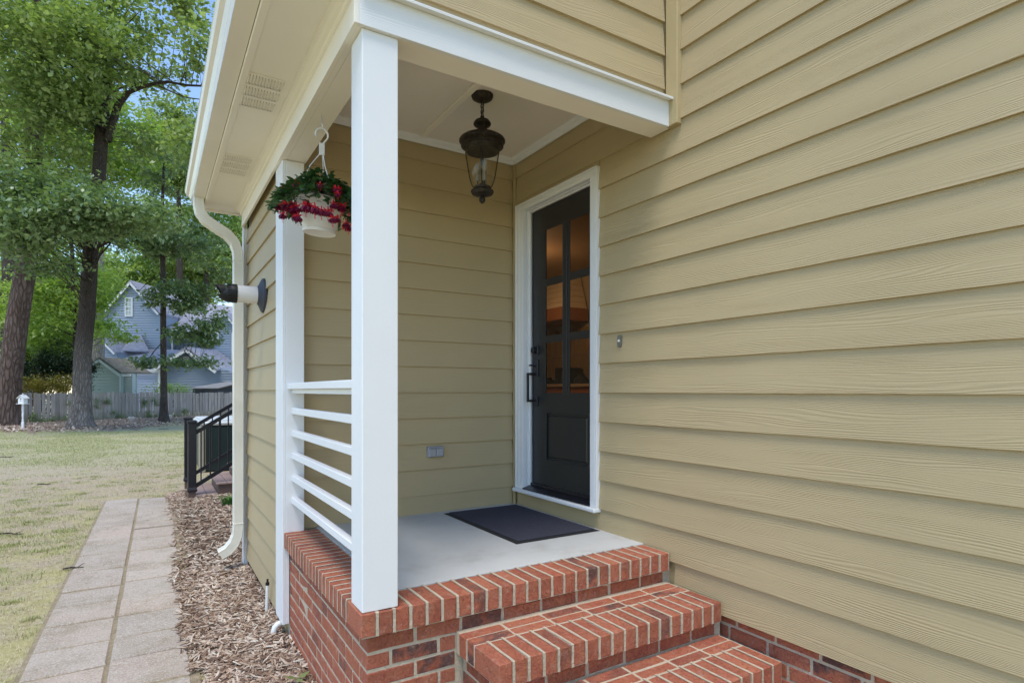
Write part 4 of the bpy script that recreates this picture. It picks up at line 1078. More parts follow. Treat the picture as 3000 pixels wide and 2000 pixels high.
# ------------------------------------------------------------------ picket fence
def picket_mat():
    m = M('weathered_grey_cedar', .9, .15); oi = m.n('ShaderNodeObjectInfo')
    b = m.ramp(oi.outputs['Random'], [(0, (.30, .27, .245)), (.4, (.39, .35, .315)), (.75, (.47, .42, .375)), (1, (.34, .27, .225))])
    v = m.coord('Object', (12, 12, .8), rand=71); n = m.noise(v, 1.5, 5, .7)
    c = m.mix(m.ramp(n, [(.4, (0, 0, 0)), (.7, (.8, .8, .8))]), b, (.20, .18, .17, 1))
    sep = m.n('ShaderNodeSeparateXYZ'); m.l(m.coord('Object'), sep.inputs[0])
    lo_ = m.math('ADD', sep.outputs[2], m.math('MULTIPLY', m.noise(m.coord('Geo'), 3, 4, .6), .9))
    c = m.mix(m.ramp(lo_, [(.35, (.7, .7, .7)), (1.0, (0, 0, 0))]), c, (.16, .17, .10, 1))
    m.col(c); m.bump(n, .01, .6); return m.m
m_pick = picket_mat()
fence = thing('picket_fence', 'weathered grey board fence along the back of the lawn', 'fence', tuple(fence_pt(200))[:2]+(-1.55,))
pxv = -150.0; pick_meshes = []
for i in range(5):
    g = G(); w = .150+.004*i; g.prism([(0, 0, 0), (w, 0, 0), (w, 0, 1.40), (w-.02, 0, 1.43), (.02, 0, 1.43), (0, 0, 1.40)], (0, .02, 0))
    me = bpy.data.meshes.new('picket'); me.from_pydata(g.v, [], g.f); me.materials.append(m_pick)
    bm = bmesh.new(); bm.from_mesh(me); bmesh.ops.recalc_face_normals(bm, faces=bm.faces); bm.to_mesh(me); bm.free(); pick_meshes.append(me)
cur = fence_pt(-150); px = -150.0; npk = 0
end = fence_pt(700)
fpts = [fence_pt(p) for p in range(-150, 701, 5)]
acc = 0; nxt = 0
for a, b in zip(fpts[:-1], fpts[1:]):
    d = (b-a); L = d.length; u = d/L; s = nxt-acc
    while s < L:
        p = a+u*s; o = bpy.data.objects.new('picket', random.choice(pick_meshes)); C.objects.link(o)
        o.rotation_euler = (random.gauss(0, .008), random.gauss(0, .010), math.atan2(u.y, u.x)+random.gauss(0, .02))
        o.scale = (1, 1, 1+random.gauss(0, .012))
        reg(o, (p.x+random.gauss(0, .006), p.y+random.gauss(0, .006), -1.535+random.gauss(0, .015)), fence); s += .183+random.gauss(0, .004); npk += 1
    nxt = s+acc; acc += L
for zr in (-1.25, -.42):
    g = G()
    for a, b in zip(fpts[:-1:6], fpts[6::6]):
        d = (b-a); nrm = Vector((-d.y, d.x, 0)).normalized()
        g.obox(a+nrm*.028+Vector((0, 0, zr)), d, nrm*.04, (0, 0, .085))
    mk('fence_rail', g, m_pick, fence)
for a in fpts[::13]:
    g = G(); g.box(a.x-.05, a.x+.05, a.y+.09, a.y+.19, -1.55, -.25); mk('fence_post', g, m_pick, fence)
# ivy sprigs growing through the fence
def leaves_at(cs, n, rad, size, mat, name, label, parent=None, kind='stuff', flat=1.0, **kw):
    V = []; 
    k = rng.integers(0, len(cs), n); cs = np.array(cs)
    pts = cs[k, :3]+rng.normal(0, 1, (n, 3))*np.array(rad)[None]*(.5 if cs.shape[1] < 4 else cs[k, 3:4])
    return quadleaves(pts, size, mat, name, parent, kind=kind, label=label, **kw)
def quadleaves(pts, size, mat, name, parent=None, droop=.25, aspect=.62, **kw):
    n = len(pts); a = rng.uniform(0, 2*np.pi, n); el = rng.normal(-droop, .5, n)
    ax = np.stack([np.cos(a)*np.cos(el), np.sin(a)*np.cos(el), np.sin(el)], 1)
    up = np.stack([rng.normal(0, .45, n), rng.normal(0, .45, n), np.ones(n)], 1)
    sd_ = np.cross(ax, up); sd_ /= np.linalg.norm(sd_, axis=1)[:, None]+1e-9; nn = np.cross(sd_, ax)
    s = (size*(.6+.8*rng.random(n)))[:, None]; w = s*aspect*.5
    V = np.stack([pts, pts+ax*s*.45+sd_*w+nn*s*.08, pts+ax*s, pts+ax*s*.5-sd_*w+nn*s*.08], 1).reshape(-1, 3)
    F = np.arange(4*n).reshape(-1, 4)
    return mk_np(name, V, F, mat, parent, loc=tuple(W[parent.name]) if parent else (0, 0, 0), **kw)
lp = []
for _ in range(5200):
    px = random.uniform(-200, 760); t0 = fence_pt(px); t1 = 1.53*FPX/(119-max(0, px-270)*.075); tt = FW.dot(t0)+(t1-FW.dot(t0))*random.random()**.75 - abs(random.gauss(0, .25)); q = P(px, tt); lp.append((q.x, q.y, -1.50+random.uniform(-.02, .03)))
quadleaves(np.array(lp), .10, grass_mat('fallen_brown_leaves', [(.20, .13, .095), (.36, .26, .195), (.48, .37, .285), (.62, .52, .42)]), 'fallen_leaves', droop=.05, kind='stuff', label='dead brown leaves scattered along the foot of the fence')
iv = []
for px, py in ((100, 1215), (96, 1225), (103, 1236), (155, 1230), (190, 1225), (120, 1240), (275, 1236), (287, 1172), (286, 1190), (315, 1174), (318, 1178), (332, 1206), (350, 1218), (370, 1226), (395, 1228), (424, 1178), (423, 1185), (426, 1175), (433, 1210), (438, 1222), (452, 1170), (458, 1180), (455, 1220), (500, 1222), (510, 1225), (540, 1202), (545, 1206), (60, 1245), (208, 1180), (130, 1240), (145, 1236), (525, 1224)):
    q = fence_pt(px); t = FW.dot(q)-.12; q = P(px, t); iv.append((q.x, q.y, max(zz(py, t), -1.5)))
leaves_at(iv, 2600, (.16, .12, .16), .07, m_leafB, 'fence_ivy', 'dark green ivy sprigs growing against the grey board fence')

# ------------------------------------------------------------------ birdhouse and urns
t = 23.2; b = P(67, t, -1.55); sc_ = t/FPX
bh = thing('birdhouse', 'white birdhouse on a white turned post before the fence', 'birdhouse', b)
m_bw = flat_mat('white_garden_paint', (.78, .78, .76), .6, .4, .04, 8)
g = G(); g.lathe([(.045, 0), (.045, .30), (.028, .33), (.036, .40), (.024, .46), (.034, .54), (.034, .66), (.022, .70), (.036, .78), (.036, 1.02)], b, 12); mk('post', g, m_bw, bh, smooth=True)
g = G(); up = Vector((0, 0, 1)); o = b+up*1.02
r_ = RT; f_ = FW
g.obox(o-r_*.16-f_*.14, r_*.32, f_*.28, up*.02); mk('tray', g, m_bw, bh)
g = G(); A = o+up*.02-r_*.11-f_*.10
g.prism([A, A+r_*.22, A+r_*.22+up*.20, A+r_*.11+up*.31, A+up*.20], f_*.20); mk('box_body', g, m_bw, bh)
g = G()
for s in (-1, 1):
    a0 = o+up*.345-f_*.13; a1 = o+up*.215+r_*s*.155-f_*.13; g.prism([a0, a1, a1+up*.018, a0+up*.022], f_*.27)
g.lathe([(.02, 0), (.03, .02), (.012, .04), (0, .06)], o+up*.36, 8); mk('roof', g, m_bw, bh)
g = G(); cc = o+up*.21-f_*.1005
g.tube([cc, cc-f_*.004], .024, 12); g.tube([cc-up*.075, cc-up*.075-f_*.004], .016, 10); mk('entry_hole', g, m_seam, bh)
def urn(px, py, label, s=1.0):
    t = 1.53*FPX/(py-1144); b = P(px, t, -1.545)
    g = G(); g.lathe([(.10*s, 0), (.10*s, .02*s), (.05*s, .04*s), (.045*s, .07*s), (.10*s, .13*s), (.13*s, .20*s), (.14*s, .23*s), (.17*s, .25*s), (.16*s, .27*s), (.11*s, .26*s)], b, 14)
    for k in range(6):
        a = k; g.lathe([(0, .24*s), (.035*s, .27*s), (.03*s, .31*s), (0, .33*s)], (b.x+.09*s*math.cos(a), b.y+.09*s*math.sin(a), b.z), 6)
    tag(mk('garden_urn', g, flat_mat('aged_white_stone', (.52, .47, .43), .9, .2, .15, 12), smooth=True), label, 'urn', 'small white urns before the fence')
urn(385, 1239, 'small white urn with rounded fruit top left of the slim tree'); urn(495, 1231, 'small white urn right of the slim tree', 1.0)

# ------------------------------------------------------------------ trees
def wob(p, s): return p+Vector((random.gauss(0, s), random.gauss(0, s), random.gauss(0, s)*.3))
def trunk_mesh(pts, rads, n=18, flare=0.0, rough=.05):
    fine = []; fr = []
    for i in range(len(pts)-1):
        m = max(2, int((pts[i+1]-pts[i]).length/.35))
        for k in range(m): fine.append(pts[i].lerp(pts[i+1], k/m)); fr.append(rads[i]+(rads[i+1]-rads[i])*k/m)
    fine.append(pts[-1]); fr.append(rads[-1])
    g = G(); v = []; ph = [random.uniform(0, 6) for _ in range(6)]
    for i, (p, r) in enumerate(zip(fine, fr)):
        h = p.z-fine[0].z
        for k in range(n):
            a = 2*math.pi*k/n
            rr = r*(1+rough*math.sin(3*a+ph[0]+h*.5)+rough*.6*math.sin(5*a+ph[1]+h*1.3)+random.gauss(0, rough*.35))
            if flare: rr += flare*math.exp(-h*2.4)*(.6+.5*max(0, math.sin(5*a+ph[2])))
            v.append((p.x+rr*math.cos(a), p.y+rr*math.sin(a), p.z))
    f = [(i*n+k, i*n+(k+1) % n, (i+1)*n+(k+1) % n, (i+1)*n+k) for i in range(len(fine)-1) for k in range(n)]
    g.add(v, f); return g
def pz(px, py, t): return P(px, t, zz(py, t))
def crown(tree, ell, nclus, nleaf, size, mat, croot=None, twigs=True, flat=.45, crad=.6, wood=None, name='crown'):
    """leaf clusters spread through ellipsoids (centre, radii, weight); each cluster hangs on a twig"""
    cs = []; tot = sum(e[2] for e in ell); g = G()
    for c, r, w_ in ell:
        m = int(nclus*w_/tot)
        for _ in range(m):
            while True:
                d = Vector((random.uniform(-1, 1), random.uniform(-1, 1), random.uniform(-1, 1)))
                if .15 < d.length < 1: break
            cs.append((c[0]+d.x*r[0], c[1]+d.y*r[1], c[2]+d.z*r[2], .5+random.random()))
    cs_ = np.array(cs); k = rng.integers(0, len(cs), nleaf)
    pts = cs_[k, :3]+rng.normal(0, 1, (nleaf, 3))*np.array([crad, crad, crad*flat])[None]*cs_[k, 3:4]*.6
    quadleaves(pts, size, mat, name, tree, droop=.3)
    if twigs and croot:
        for c in cs[::twigs if isinstance(twigs, int) and twigs > 1 else 2]:
            q = Vector(c[:3]); best = min(croot, key=lambda p: (p-q).length + abs(p.z-(q.z-.8))*.5 + random.uniform(0, 2.2))
            L = (q-best).length; mid = best.lerp(q, .5)+Vector((random.gauss(0, .1), random.gauss(0, .1), .08))*L*.5
            g.tube([best, mid, q], [0.008+.003*L, .005+.002*L, .004], 4, cap=False)
        mk('twigs', g, wood, tree, recalc=False, kind='stuff')
def sample_line(pts, n):
    out = []
    for i in range(len(pts)-1):
        for k in range(n): out.append(pts[i].lerp(pts[i+1], k/n))
    return out

# leaning pine trunk on the left
t = 25.3
tp = [pz(17, 1250, t), pz(30, 1110, t), pz(50, 950, t), pz(77, 784, t), pz(98, 500, t), pz(102, 290, t), pz(112, 0, t), pz(118, -250, t), pz(120, -500, t)]
tr = thing('pine_tree', 'leaning tree with thick reddish plated bark left of the birdhouse', 'tree', tp[0])
mk('trunk', trunk_mesh(tp, [.44, .42, .40, .375, .32, .30, .26, .22, .16], 22, .10, .03), m_barkP, tr, smooth='all')
crown(tr, [(pz(70, 120, 24.5), (3.2, 3, 3.8), 3), (pz(40, 420, 23.5), (3.0, 2.5, 1.8), 1.4), (pz(90, -300, 25), (5, 4, 4), 2)], 260, 18500, .19, m_leafA, sample_line(tp[4:], 6), 1, wood=m_barkD, crad=.62)

# big forked tree
t = 24.0
tp = [pz(234, 1262, t), pz(240, 1180, t), pz(243, 1040, t), pz(256, 918, t), pz(265, 739, t), pz(286, 560, t), pz(296, 402, t), pz(303, 312, t), pz(321, 200, t), pz(330, 60, t), pz(330, -150, t), pz(335, -400, t)]
t2 = thing('forked_tree', 'big grey ridged tree with a forked limb bending right behind the lawn', 'tree', tp[0])
mk('trunk', trunk_mesh(tp, [.37, .33, .305, .29, .265, .25, .235, .21, .15, .12, .10, .06], 22, .30, .045), m_barkO, t2, smooth='all')
lb = [pz(313, 415, t), pz(327, 370, t-.1), pz(345, 310, t-.2), pz(375, 272, t-.4), pz(410, 258, t-.6), pz(455, 245, t-.8), pz(495, 240, t-1), pz(545, 250, t-1.2), pz(590, 252, t-1.4), pz(660, 235, t-1.8)]
mk('limb', trunk_mesh(lb, [.16, .15, .14, .125, .11, .10, .12, .10, .08, .04], 12, 0, .05), m_barkD, t2, smooth='all')
lb2 = [pz(470, 255, t-.9), pz(500, 268, t-1), pz(540, 285, t-1.2), pz(590, 292, t-1.4), pz(650, 310, t-1.6)]
mk('limb', trunk_mesh(lb2, [.07, .065, .05, .045, .03], 9, 0, .05), m_barkD, t2, smooth='all')
lb3 = [pz(405, 259, t-.6), pz(370, 252, t-.8), pz(345, 262, t-.9), pz(325, 275, t-1), pz(300, 300, t-1.1)]
mk('limb', trunk_mesh(lb3, [.06, .055, .05, .04, .025], 8, 0, .05), m_barkD, t2, smooth='all')
lb4 = [pz(400, 258, t-.6), pz(385, 225, t-.6), pz(370, 195, t-.5), pz(350, 140, t-.3)]
mk('limb', trunk_mesh(lb4, [.035, .03, .025, .015], 7, 0, .05), m_barkD, t2, smooth='all')
lb5 = [pz(300, 395, t), pz(270, 370, t+.4), pz(180, 345, t+.8), pz(90, 330, t+1.2)]
mk('limb', trunk_mesh(lb5, [.06, .05, .04, .02], 8, 0, .05), m_barkD, t2, smooth='all')
sk = sample_line(tp[5:], 5)+sample_line(lb, 3)+sample_line(lb2, 2)+sample_line(lb5, 3)
crown(t2, [(pz(170, 130, 21.5), (2.5, 2.2, 1.7), 2.6), (pz(320, 70, 24), (1.6, 2.0, 1.2), 1.1), (pz(500, 10, 22.5), (1.5, 1.8, .6), .55), (pz(575, 120, 21.5), (.6, 1.2, .8), .25), (pz(440, 200, 23.5), (1.8, 1.5, .35), .35),
           (pz(130, 300, 22), (1.8, 1.6, .8), 1.1), (pz(540, 400, 22.5), (.8, 1.2, 1.0), .3), (pz(350, -350, 24), (5, 4, 3), 1.6), (pz(430, 430, 25), (1.1, 1.2, .5), .25)], 360, 23500, .195, m_leafA, sk, 1, wood=m_barkD, crad=.58)
# dark low curtain of broad leaves on long lower boughs
sk2 = sample_line(tp[3:6], 4)
crown(t2, [(pz(120, 560, 20.5), (2.3, 1.6, .9), 1.6), (pz(330, 620, 20), (1.9, 1.4, .55), 1.1), (pz(60, 660, 19.5), (1.6, 1.4, .7), .9), (pz(230, 640, 20), (1.6, 1.4, .6), .7), (pz(110, 760, 21), (1.4, 1.0, .35), .3), (pz(450, 640, 22), (1.0, 1.0, .5), .3)], 210, 15500, .175, m_leafB, sk2, 2, wood=m_barkD, crad=.56, name='lower_crown')

# thin tree behind with bright foliage
t = 31.0
tp = [pz(228, 1245, t+1), pz(222, 1040, t), pz(218, 900, t), pz(212, 760, t), pz(204, 640, t), pz(200, 450, t)]
t3 = thing('slender_tree', 'thin tree with bright yellow green leaves left of the big grey trunk', 'tree', (tp[0].x, tp[0].y, -1.55)); tp[0].z = -1.55
mk('trunk', trunk_mesh(tp, [.12, .10, .09, .085, .08, .05], 12, .03, .04), m_barkO, t3, smooth='all')
crown(t3, [(pz(130, 900, 31), (2.6, 2, 2.0), 2.2), (pz(200, 820, 32), (2.2, 1.8, 1.4), 1.3), (pz(285, 850, 30.5), (.7, 1.2, 1.0), .5), (pz(300, 960, 30), (.6, 1, .7), .25), (pz(350, 985, 29.5), (.7, .8, .2), .12), (pz(130, 1020, 32), (1.6, 1.4, .8), .8), (pz(160, 700, 32), (2.4, 2, 1.3), 1.0)], 270, 26000, .17, m_leafC, sample_line(tp[1:], 5), 2, wood=m_barkD, crad=.55)

# slim tree right, in front of the blue house
t = 28.2
tp = [pz(479, 1236, t), pz(480, 1150, t), pz(478, 1000, t), pz(478, 850, t), pz(477, 740, t), pz(476, 600, t), pz(480, 480, t)]
t4 = thing('slim_tree', 'slim dark trunked tree in front of the blue house', 'tree', tp[0])
mk('trunk', trunk_mesh(tp, [.175, .145, .13, .12, .11, .08, .04], 14, .10, .03), m_barkD, t4, smooth='all')
br = []
for (a, b_, c_) in (((478, 960), (520, 945), (590, 935)), ((478, 900), (540, 880), (620, 905)), ((478, 1010), (540, 1030), (600, 1065)), ((478, 1000), (450, 1030), (430, 1060)), ((477, 820), (560, 830), (610, 880)), ((477, 800), (430, 830), (400, 860)), ((477, 760), (520, 730), (560, 740)), ((477, 930), (455, 905), (420, 890))):
    q = [pz(a[0], a[1], t), pz(b_[0], b_[1], t-.5), pz(c_[0], c_[1], t-1)]; br.append(q)
    mk('limb', trunk_mesh(q, [.035, .025, .01], 7, 0, .03), m_barkD, t4, smooth='all')
sk = sample_line(tp[2:], 6)+[p for q in br for p in sample_line(q, 4)]
crown(t4, [(pz(520, 870, 27.5), (1.35, 1.2, .75), 1.8), (pz(570, 985, 27), (1.2, 1.0, .42), 1.1), (pz(620, 930, 26.8), (.7, .8, .55), .5), (pz(450, 1060, 27.5), (.8, .6, .22), .4), (pz(570, 1060, 27.0), (1.0, .6, .16), .4), (pz(650, 800, 28), (1.4, 1.2, .9), .4),
           (pz(440, 700, 27.8), (1.9, 1.5, 1.0), 2.2), (pz(560, 720, 28), (1.5, 1.5, .8), 1.2), (pz(480, 500, 28), (1.4, 1.6, 1.4), 1.0)], 260, 11500, .185, m_leafB, sk, 2, wood=m_barkD, crad=.34)

# pale old trunk behind the forked tree
t = 37
tp = [pz(283, 1190, t), pz(285, 1040, t), pz(288, 840, t), pz(290, 600, t), pz(288, 300, t)]; tp[0].z = -1.55
t5 = thing('pale_tree', 'broad pale grey trunk just right of the big forked tree', 'tree', (tp[0].x, tp[0].y, -1.55))
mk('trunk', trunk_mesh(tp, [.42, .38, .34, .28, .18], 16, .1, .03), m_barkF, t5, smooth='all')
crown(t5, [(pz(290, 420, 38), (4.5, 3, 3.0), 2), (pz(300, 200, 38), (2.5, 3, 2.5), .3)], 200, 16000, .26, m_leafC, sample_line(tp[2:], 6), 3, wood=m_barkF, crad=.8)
t = 44
tp = [pz(24, 1200, t), pz(24, 900, t), pz(26, 600, t), pz(10, 200, t)]; tp[0].z = -1.55
t6 = thing('shaded_tree', 'dark trunk seen left of the leaning pine', 'tree', (tp[0].x, tp[0].y, -1.55))
mk('trunk', trunk_mesh(tp, [.5, .42, .38, .2], 14, .1, .03), m_barkD, t6, smooth='all')
crown(t6, [(pz(20, 880, 46), (4, 3, 3), 2), (pz(60, 620, 46), (6, 3, 4), 2), (pz(50, 250, 46), (6, 4, 6), 2)], 240, 24000, .30, m_leafC, sample_line(tp[1:], 6), 3, wood=m_barkD, crad=.9)
# trees beyond the neighbours
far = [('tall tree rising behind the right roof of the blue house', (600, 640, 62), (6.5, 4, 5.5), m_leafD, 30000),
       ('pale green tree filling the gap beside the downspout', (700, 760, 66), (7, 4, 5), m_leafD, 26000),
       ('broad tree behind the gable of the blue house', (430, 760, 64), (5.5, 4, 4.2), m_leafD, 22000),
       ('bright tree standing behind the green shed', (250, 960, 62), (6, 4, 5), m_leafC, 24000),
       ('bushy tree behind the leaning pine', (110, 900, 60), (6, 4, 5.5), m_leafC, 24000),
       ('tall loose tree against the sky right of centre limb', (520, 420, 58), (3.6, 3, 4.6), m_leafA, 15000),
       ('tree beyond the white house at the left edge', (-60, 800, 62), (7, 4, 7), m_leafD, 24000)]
for i, (lab, (px, py, t), r, mt, n) in enumerate(far):
    o = P(px, t, -1.55); h = zz(py, t)
    ft = thing('distant_tree', lab, 'tree', o, 'trees beyond the neighbouring gardens')
    tp = [o, o+Vector((.2, 0, (h+1.55)*.5)), o+Vector((0, 0, h+1.55+r[2]*.6))]
    mk('trunk', trunk_mesh(tp, [.4, .3, .1], 10, .1, .03), m_barkD, ft, smooth='all')
    crown(ft, [(Vector((o.x, o.y, h)), r, 3), (Vector((o.x, o.y, h))+RT*r[0]*.5+Vector((0, 0, -r[2]*.6)), tuple(k*.55 for k in r), 1), (Vector((o.x, o.y, h))-RT*r[0]*.5+Vector((0, 0, -r[2]*.5)), tuple(k*.5 for k in r), 1)], 200, n, .34, mt, sample_line(tp[1:], 6), 3, wood=m_barkD, crad=1.0)
# shrubs behind the fence
def shrub(name, label, px, py, t, r, n, size, mat, cat='shrub'):
    c = pz(px, py, t); s = thing(name, label, cat, (c.x, c.y, -1.55))
    g = G()
    for k in range(9):
        a = k*.7; g.tube([(c.x+.1*math.cos(a), c.y+.1*math.sin(a), -1.55), (c.x+r[0]*.3*math.cos(a), c.y+r[1]*.3*math.sin(a), (c.z-1.55)/2), (c.x+r[0]*.6*math.cos(a), c.y+r[1]*.6*math.sin(a), c.z+r[2]*.2)], [.03, .022, .008], 6)
    mk('stem', g, m_barkD, s)
    cs = []
    for _ in range(60):
        d = Vector((random.gauss(0, .5), random.gauss(0, .5), random.gauss(0, .5))); cs.append((c.x+d.x*r[0], c.y+d.y*r[1], c.z+d.z*r[2], .6+random.random()))
    cs_ = np.array(cs); k = rng.integers(0, len(cs), n)
    pts = cs_[k, :3]+rng.normal(0, .16, (n, 3))*cs_[k, 3:4]
    pts = pts[pts[:, 2] > -1.5]
    quadleaves(pts, size, mat, 'foliage', s)
shrub('evergreen_shrub', 'dark evergreen bush over the fence left of the big trunk', 165, 1090, 30.5, (1.5, .9, 1.25), 15000, .09, m_leafE)
shrub('evergreen_shrub', 'dark glossy bush over the fence beside the leaning pine', 90, 1095, 31.5, (1.1, .9, 1.1), 10000, .09, m_leafE)
shrub('golden_shrub', 'yellow and orange leaved low shrub along the fence top', 115, 1130, 29.0, (1.5, .5, .35), 6500, .08, m_leafF)
shrub('small_shrub', 'light green twiggy bush over the fence by the slim tree', 490, 1140, 34.5, (1.2, .5, .35), 2200, .08, m_leafC)
shrub('grass_clump', 'green grassy clump in the mulch beside the downspout', 668, 1482, 8.0, (.0, .0, .0), 0, .05, m_leafC, 'plant') if False else None
# grassy plant in the mulch
g = G(); c = P(672, 7.6, -1.47)
for i in range(240):
    a = random.uniform(0, 6.28); l = random.uniform(.06, .17); d = Vector((math.cos(a), math.sin(a), 0)); e = Vector((-d.y, d.x, 0))*.0028; b0 = c+d*random.uniform(0, .07)+Vector((0, 0, -.03))
    g.add([b0-e, b0+e, b0+d*l*.35+Vector((0, 0, l*.8))+e, b0+d*l*.35+Vector((0, 0, l*.8))-e, b0+d*l*.9+Vector((0, 0, l*.9))], [(0, 1, 2, 3), (3, 2, 4)])
tag(mk('grass_clump', g, grass_mat('lily_turf', [(.04, .11, .02), (.08, .2, .04), (.14, .28, .06)]), recalc=False, loc=c), 'bright green grassy clump in the mulch behind the downspout', 'plant')

# fallen twigs on the lawn
for px, py, L, lab in ((33, 1567, .30, 'dark fallen twig on the near lawn at the left edge'), (20, 1340, .35, 'small dark stick on the dry lawn far left'), (480, 1257, .45, 'brown stick lying near the slim tree'), (130, 1421, .25, 'thin twig lying across the middle of the lawn'), (215, 1668, .16, 'short twig lying close to the path edge')):
    t = 1.54*FPX/(py-1144); c = P(px, t, -1.53); d = (RT+FW*random.uniform(-.3, .5)).normalized()
    g = G(); g.tube([c-d*L/2, c-d*L*.1+Vector((0, 0, .012)), c+d*L*.2+Vector((0, 0, .004)), c+d*L/2+Vector((0, 0, .01))], [.008, .009, .007, .003], 6)
    g.tube([c+d*L*.1, c+d*L*.3+Vector((.03, .05, .03))], [.005, .002], 5)
    tag(mk('fallen_twig', g, m_barkD), lab, 'twig')
g = G(); c = P(487, 1.54*FPX/(1393-1144), -1.53)
g.add([c, c+RT*.05+FW*.03+Vector((0, 0, .02)), c+RT*.09+Vector((0, 0, .03)), c+RT*.05-FW*.03+Vector((0, 0, .005))], [(0, 1, 2, 3)])
tag(mk('fallen_leaf', g, m_barkD, recalc=False), 'single curled brown leaf on the lawn near the stairs', 'leaf')
g = G(); c = P(620, 2.9, -1.45)   # green leaf on the mulch by the brick
c = P(872, 2.92, -1.435)
for k in range(3):
    a = k*2.2+.4; d = Vector((math.cos(a), math.sin(a), .15)); e = Vector((-d.y, d.x, .1))
    g.add([c, c+d*.03+e*.016, c+d*.075, c+d*.03-e*.016], [(0, 1, 2, 3)])
tag(mk('green_sprig', g, m_leafA, recalc=False), 'green leaf sprig on the mulch at the foot of the brick base', 'leaf')

# ------------------------------------------------------------------ the neighbours
HT = 45.0; HS = HT/FPX
def H(px, py, dep=0.0): return FW*(HT+dep) + RT*((px-1500)*HS) + Vector((0, 0, (1144-py)*HS))
m_blue = flat_mat('slate_blue_siding', (.30, .355, .43), .6, .3, .04, .6); m_blue_shaded = flat_mat('slate_blue_siding_shaded', (.26, .305, .37), .6, .3, .04, .6); m_lav = flat_mat('pale_blue_siding', (.40, .44, .55), .6, .3, .03, .6)  # second blue is the same siding darkened, wall shade put into its colour
m_ntrim = flat_mat('neighbour_white_trim', (.72, .72, .72), .6, .3); m_nglass = flat_mat('neighbour_window_glass', (.10, .13, .12), .1, .8, .3, 1.5)
m_curt = flat_mat('neighbour_blind', (.42, .48, .44), .3, .5, .05, 2)
def shingle_mat():
    m = M('purple_grey_shingles', .9, .2); n = m.noise(m.coord('Geo', (1.2, 1.2, 7)), 3, 4, .75); m.col(m.ramp(n, [(.3, (.22, .21, .24)), (.55, (.36, .35, .40)), (.75, (.50, .49, .54))])); m.bump(n, .05, .8); return m.m
m_rs = shingle_mat()
def lapwall(poly, dep, mat, parent, name='wall', thick=.2, rv=7.2):
    """poly: photo px polygon (convex in x for each height). real lapped boards of rv px reveal"""
    def ext(py):
        xs = []
        for (x0, y0), (x1, y1) in zip(poly, poly[1:]+poly[:1]):
            if (y0-py)*(y1-py) <= 0 and y0 != y1: xs.append(x0+(x1-x0)*(py-y0)/(y1-y0))
        return (min(xs), max(xs)) if len(xs) > 1 else None
    y0 = min(p[1] for p in poly); y1 = max(p[1] for p in poly); g = G(); y = y1
    while y > y0+.3:
        yt = max(y-rv, y0+.05); a = ext(y-.01); b = ext(yt)
        if a and b:
            pr = .06
            A, B = H(a[0], y, dep)-FW*pr, H(a[1], y, dep)-FW*pr; D, E = H(b[0], yt, dep), H(b[1], yt, dep); A2, B2 = H(a[0], y, dep), H(a[1], y, dep)
            g.add([A, B, E, D, A2, B2], [(0, 1, 2, 3), (0, 4, 5, 1)])
        y -= rv
    pts = [H(x, yy, dep+.01) for x, yy in poly]; g.prism(pts, FW*thick)
    return mk(name, g, mat, parent, recalc=False)
def slab_(pts, d, mat, parent, name, **k):
    g = G(); g.prism(pts, d); return mk(name, g, mat, parent, **k)
def strip(p, q, w, dep, mat, parent, name, th=.06, **k):
    """board of width w px between two photo points"""
    a, b = H(p[0], p[1], dep), H(q[0], q[1], dep); u = (b-a).normalized(); v_ = u.cross(FW).normalized()
    if v_.z < 0: v_ = -v_
    g = G(); g.obox(a-v_*w*HS-FW*th, b-a, v_*w*HS, FW*th); return mk(name, g, mat, parent, **k)
bh_ = thing('blue_house', 'slate blue two storey house with white trim beyond the fence', 'house', P(480, HT+3, -1.55))
Gd = 1205
lapwall([(306, Gd), (306, 919), (389, 826), (470, 917), (470, Gd)], 0, m_blue, bh_, thick=9)
# main roof, receding right
def roof(quad, th, parent, name='roof', mat=None, **k):
    g = G(); g.prism(quad, Vector((0, 0, -th))); return mk(name, g, mat or m_rs, parent, **k)
roof([H(300, 925, -.3), H(388, 822, -.3), H(388, 822, 9), H(300, 925, 9)], .15, bh_)
roof([H(388, 822, -.3), H(472, 918, -.3), H(472, 918, 9), H(388, 822, 9)], .15, bh_)
strip((302, 926), (389, 828), 5, -.32, m_ntrim, bh_, 'rake_board'); strip((389, 828), (473, 921), 5, -.32, m_ntrim, bh_, 'rake_board')
roof([H(470, 957, .9), H(760, 972, .9), H(760, 885, 6.5), H(420, 845, 6.5)], .15, bh_, label='large purple grey roof slope')
strip((486, 962), (604, 966), 5, .80, m_ntrim, bh_, 'eave_board')
lapwall([(470, Gd), (470, 958), (760, 972), (760, Gd)], 2.2, m_blue_shaded, bh_, 'wall', .2)
lapwall([(604, Gd), (604, 957), (645.5, 914), (690, 960), (760, 1010), (760, Gd)], .9, m_blue, bh_, 'wall', 3)
roof([H(601, 958, .6), H(645.7, 909, .6), H(645.7, 909, 4), H(601, 958, 4)], .12, bh_, 'dormer_roof'); roof([H(645.7, 909, .6), H(700, 972, .6), H(700, 972, 4), H(645.7, 909, 4)], .12, bh_, 'dormer_roof')
strip((602, 958), (645.7, 914), 4, .58, m_ntrim, bh_, 'rake_board'); strip((645.7, 914), (700, 975), 4, .58, m_ntrim, bh_, 'rake_board')
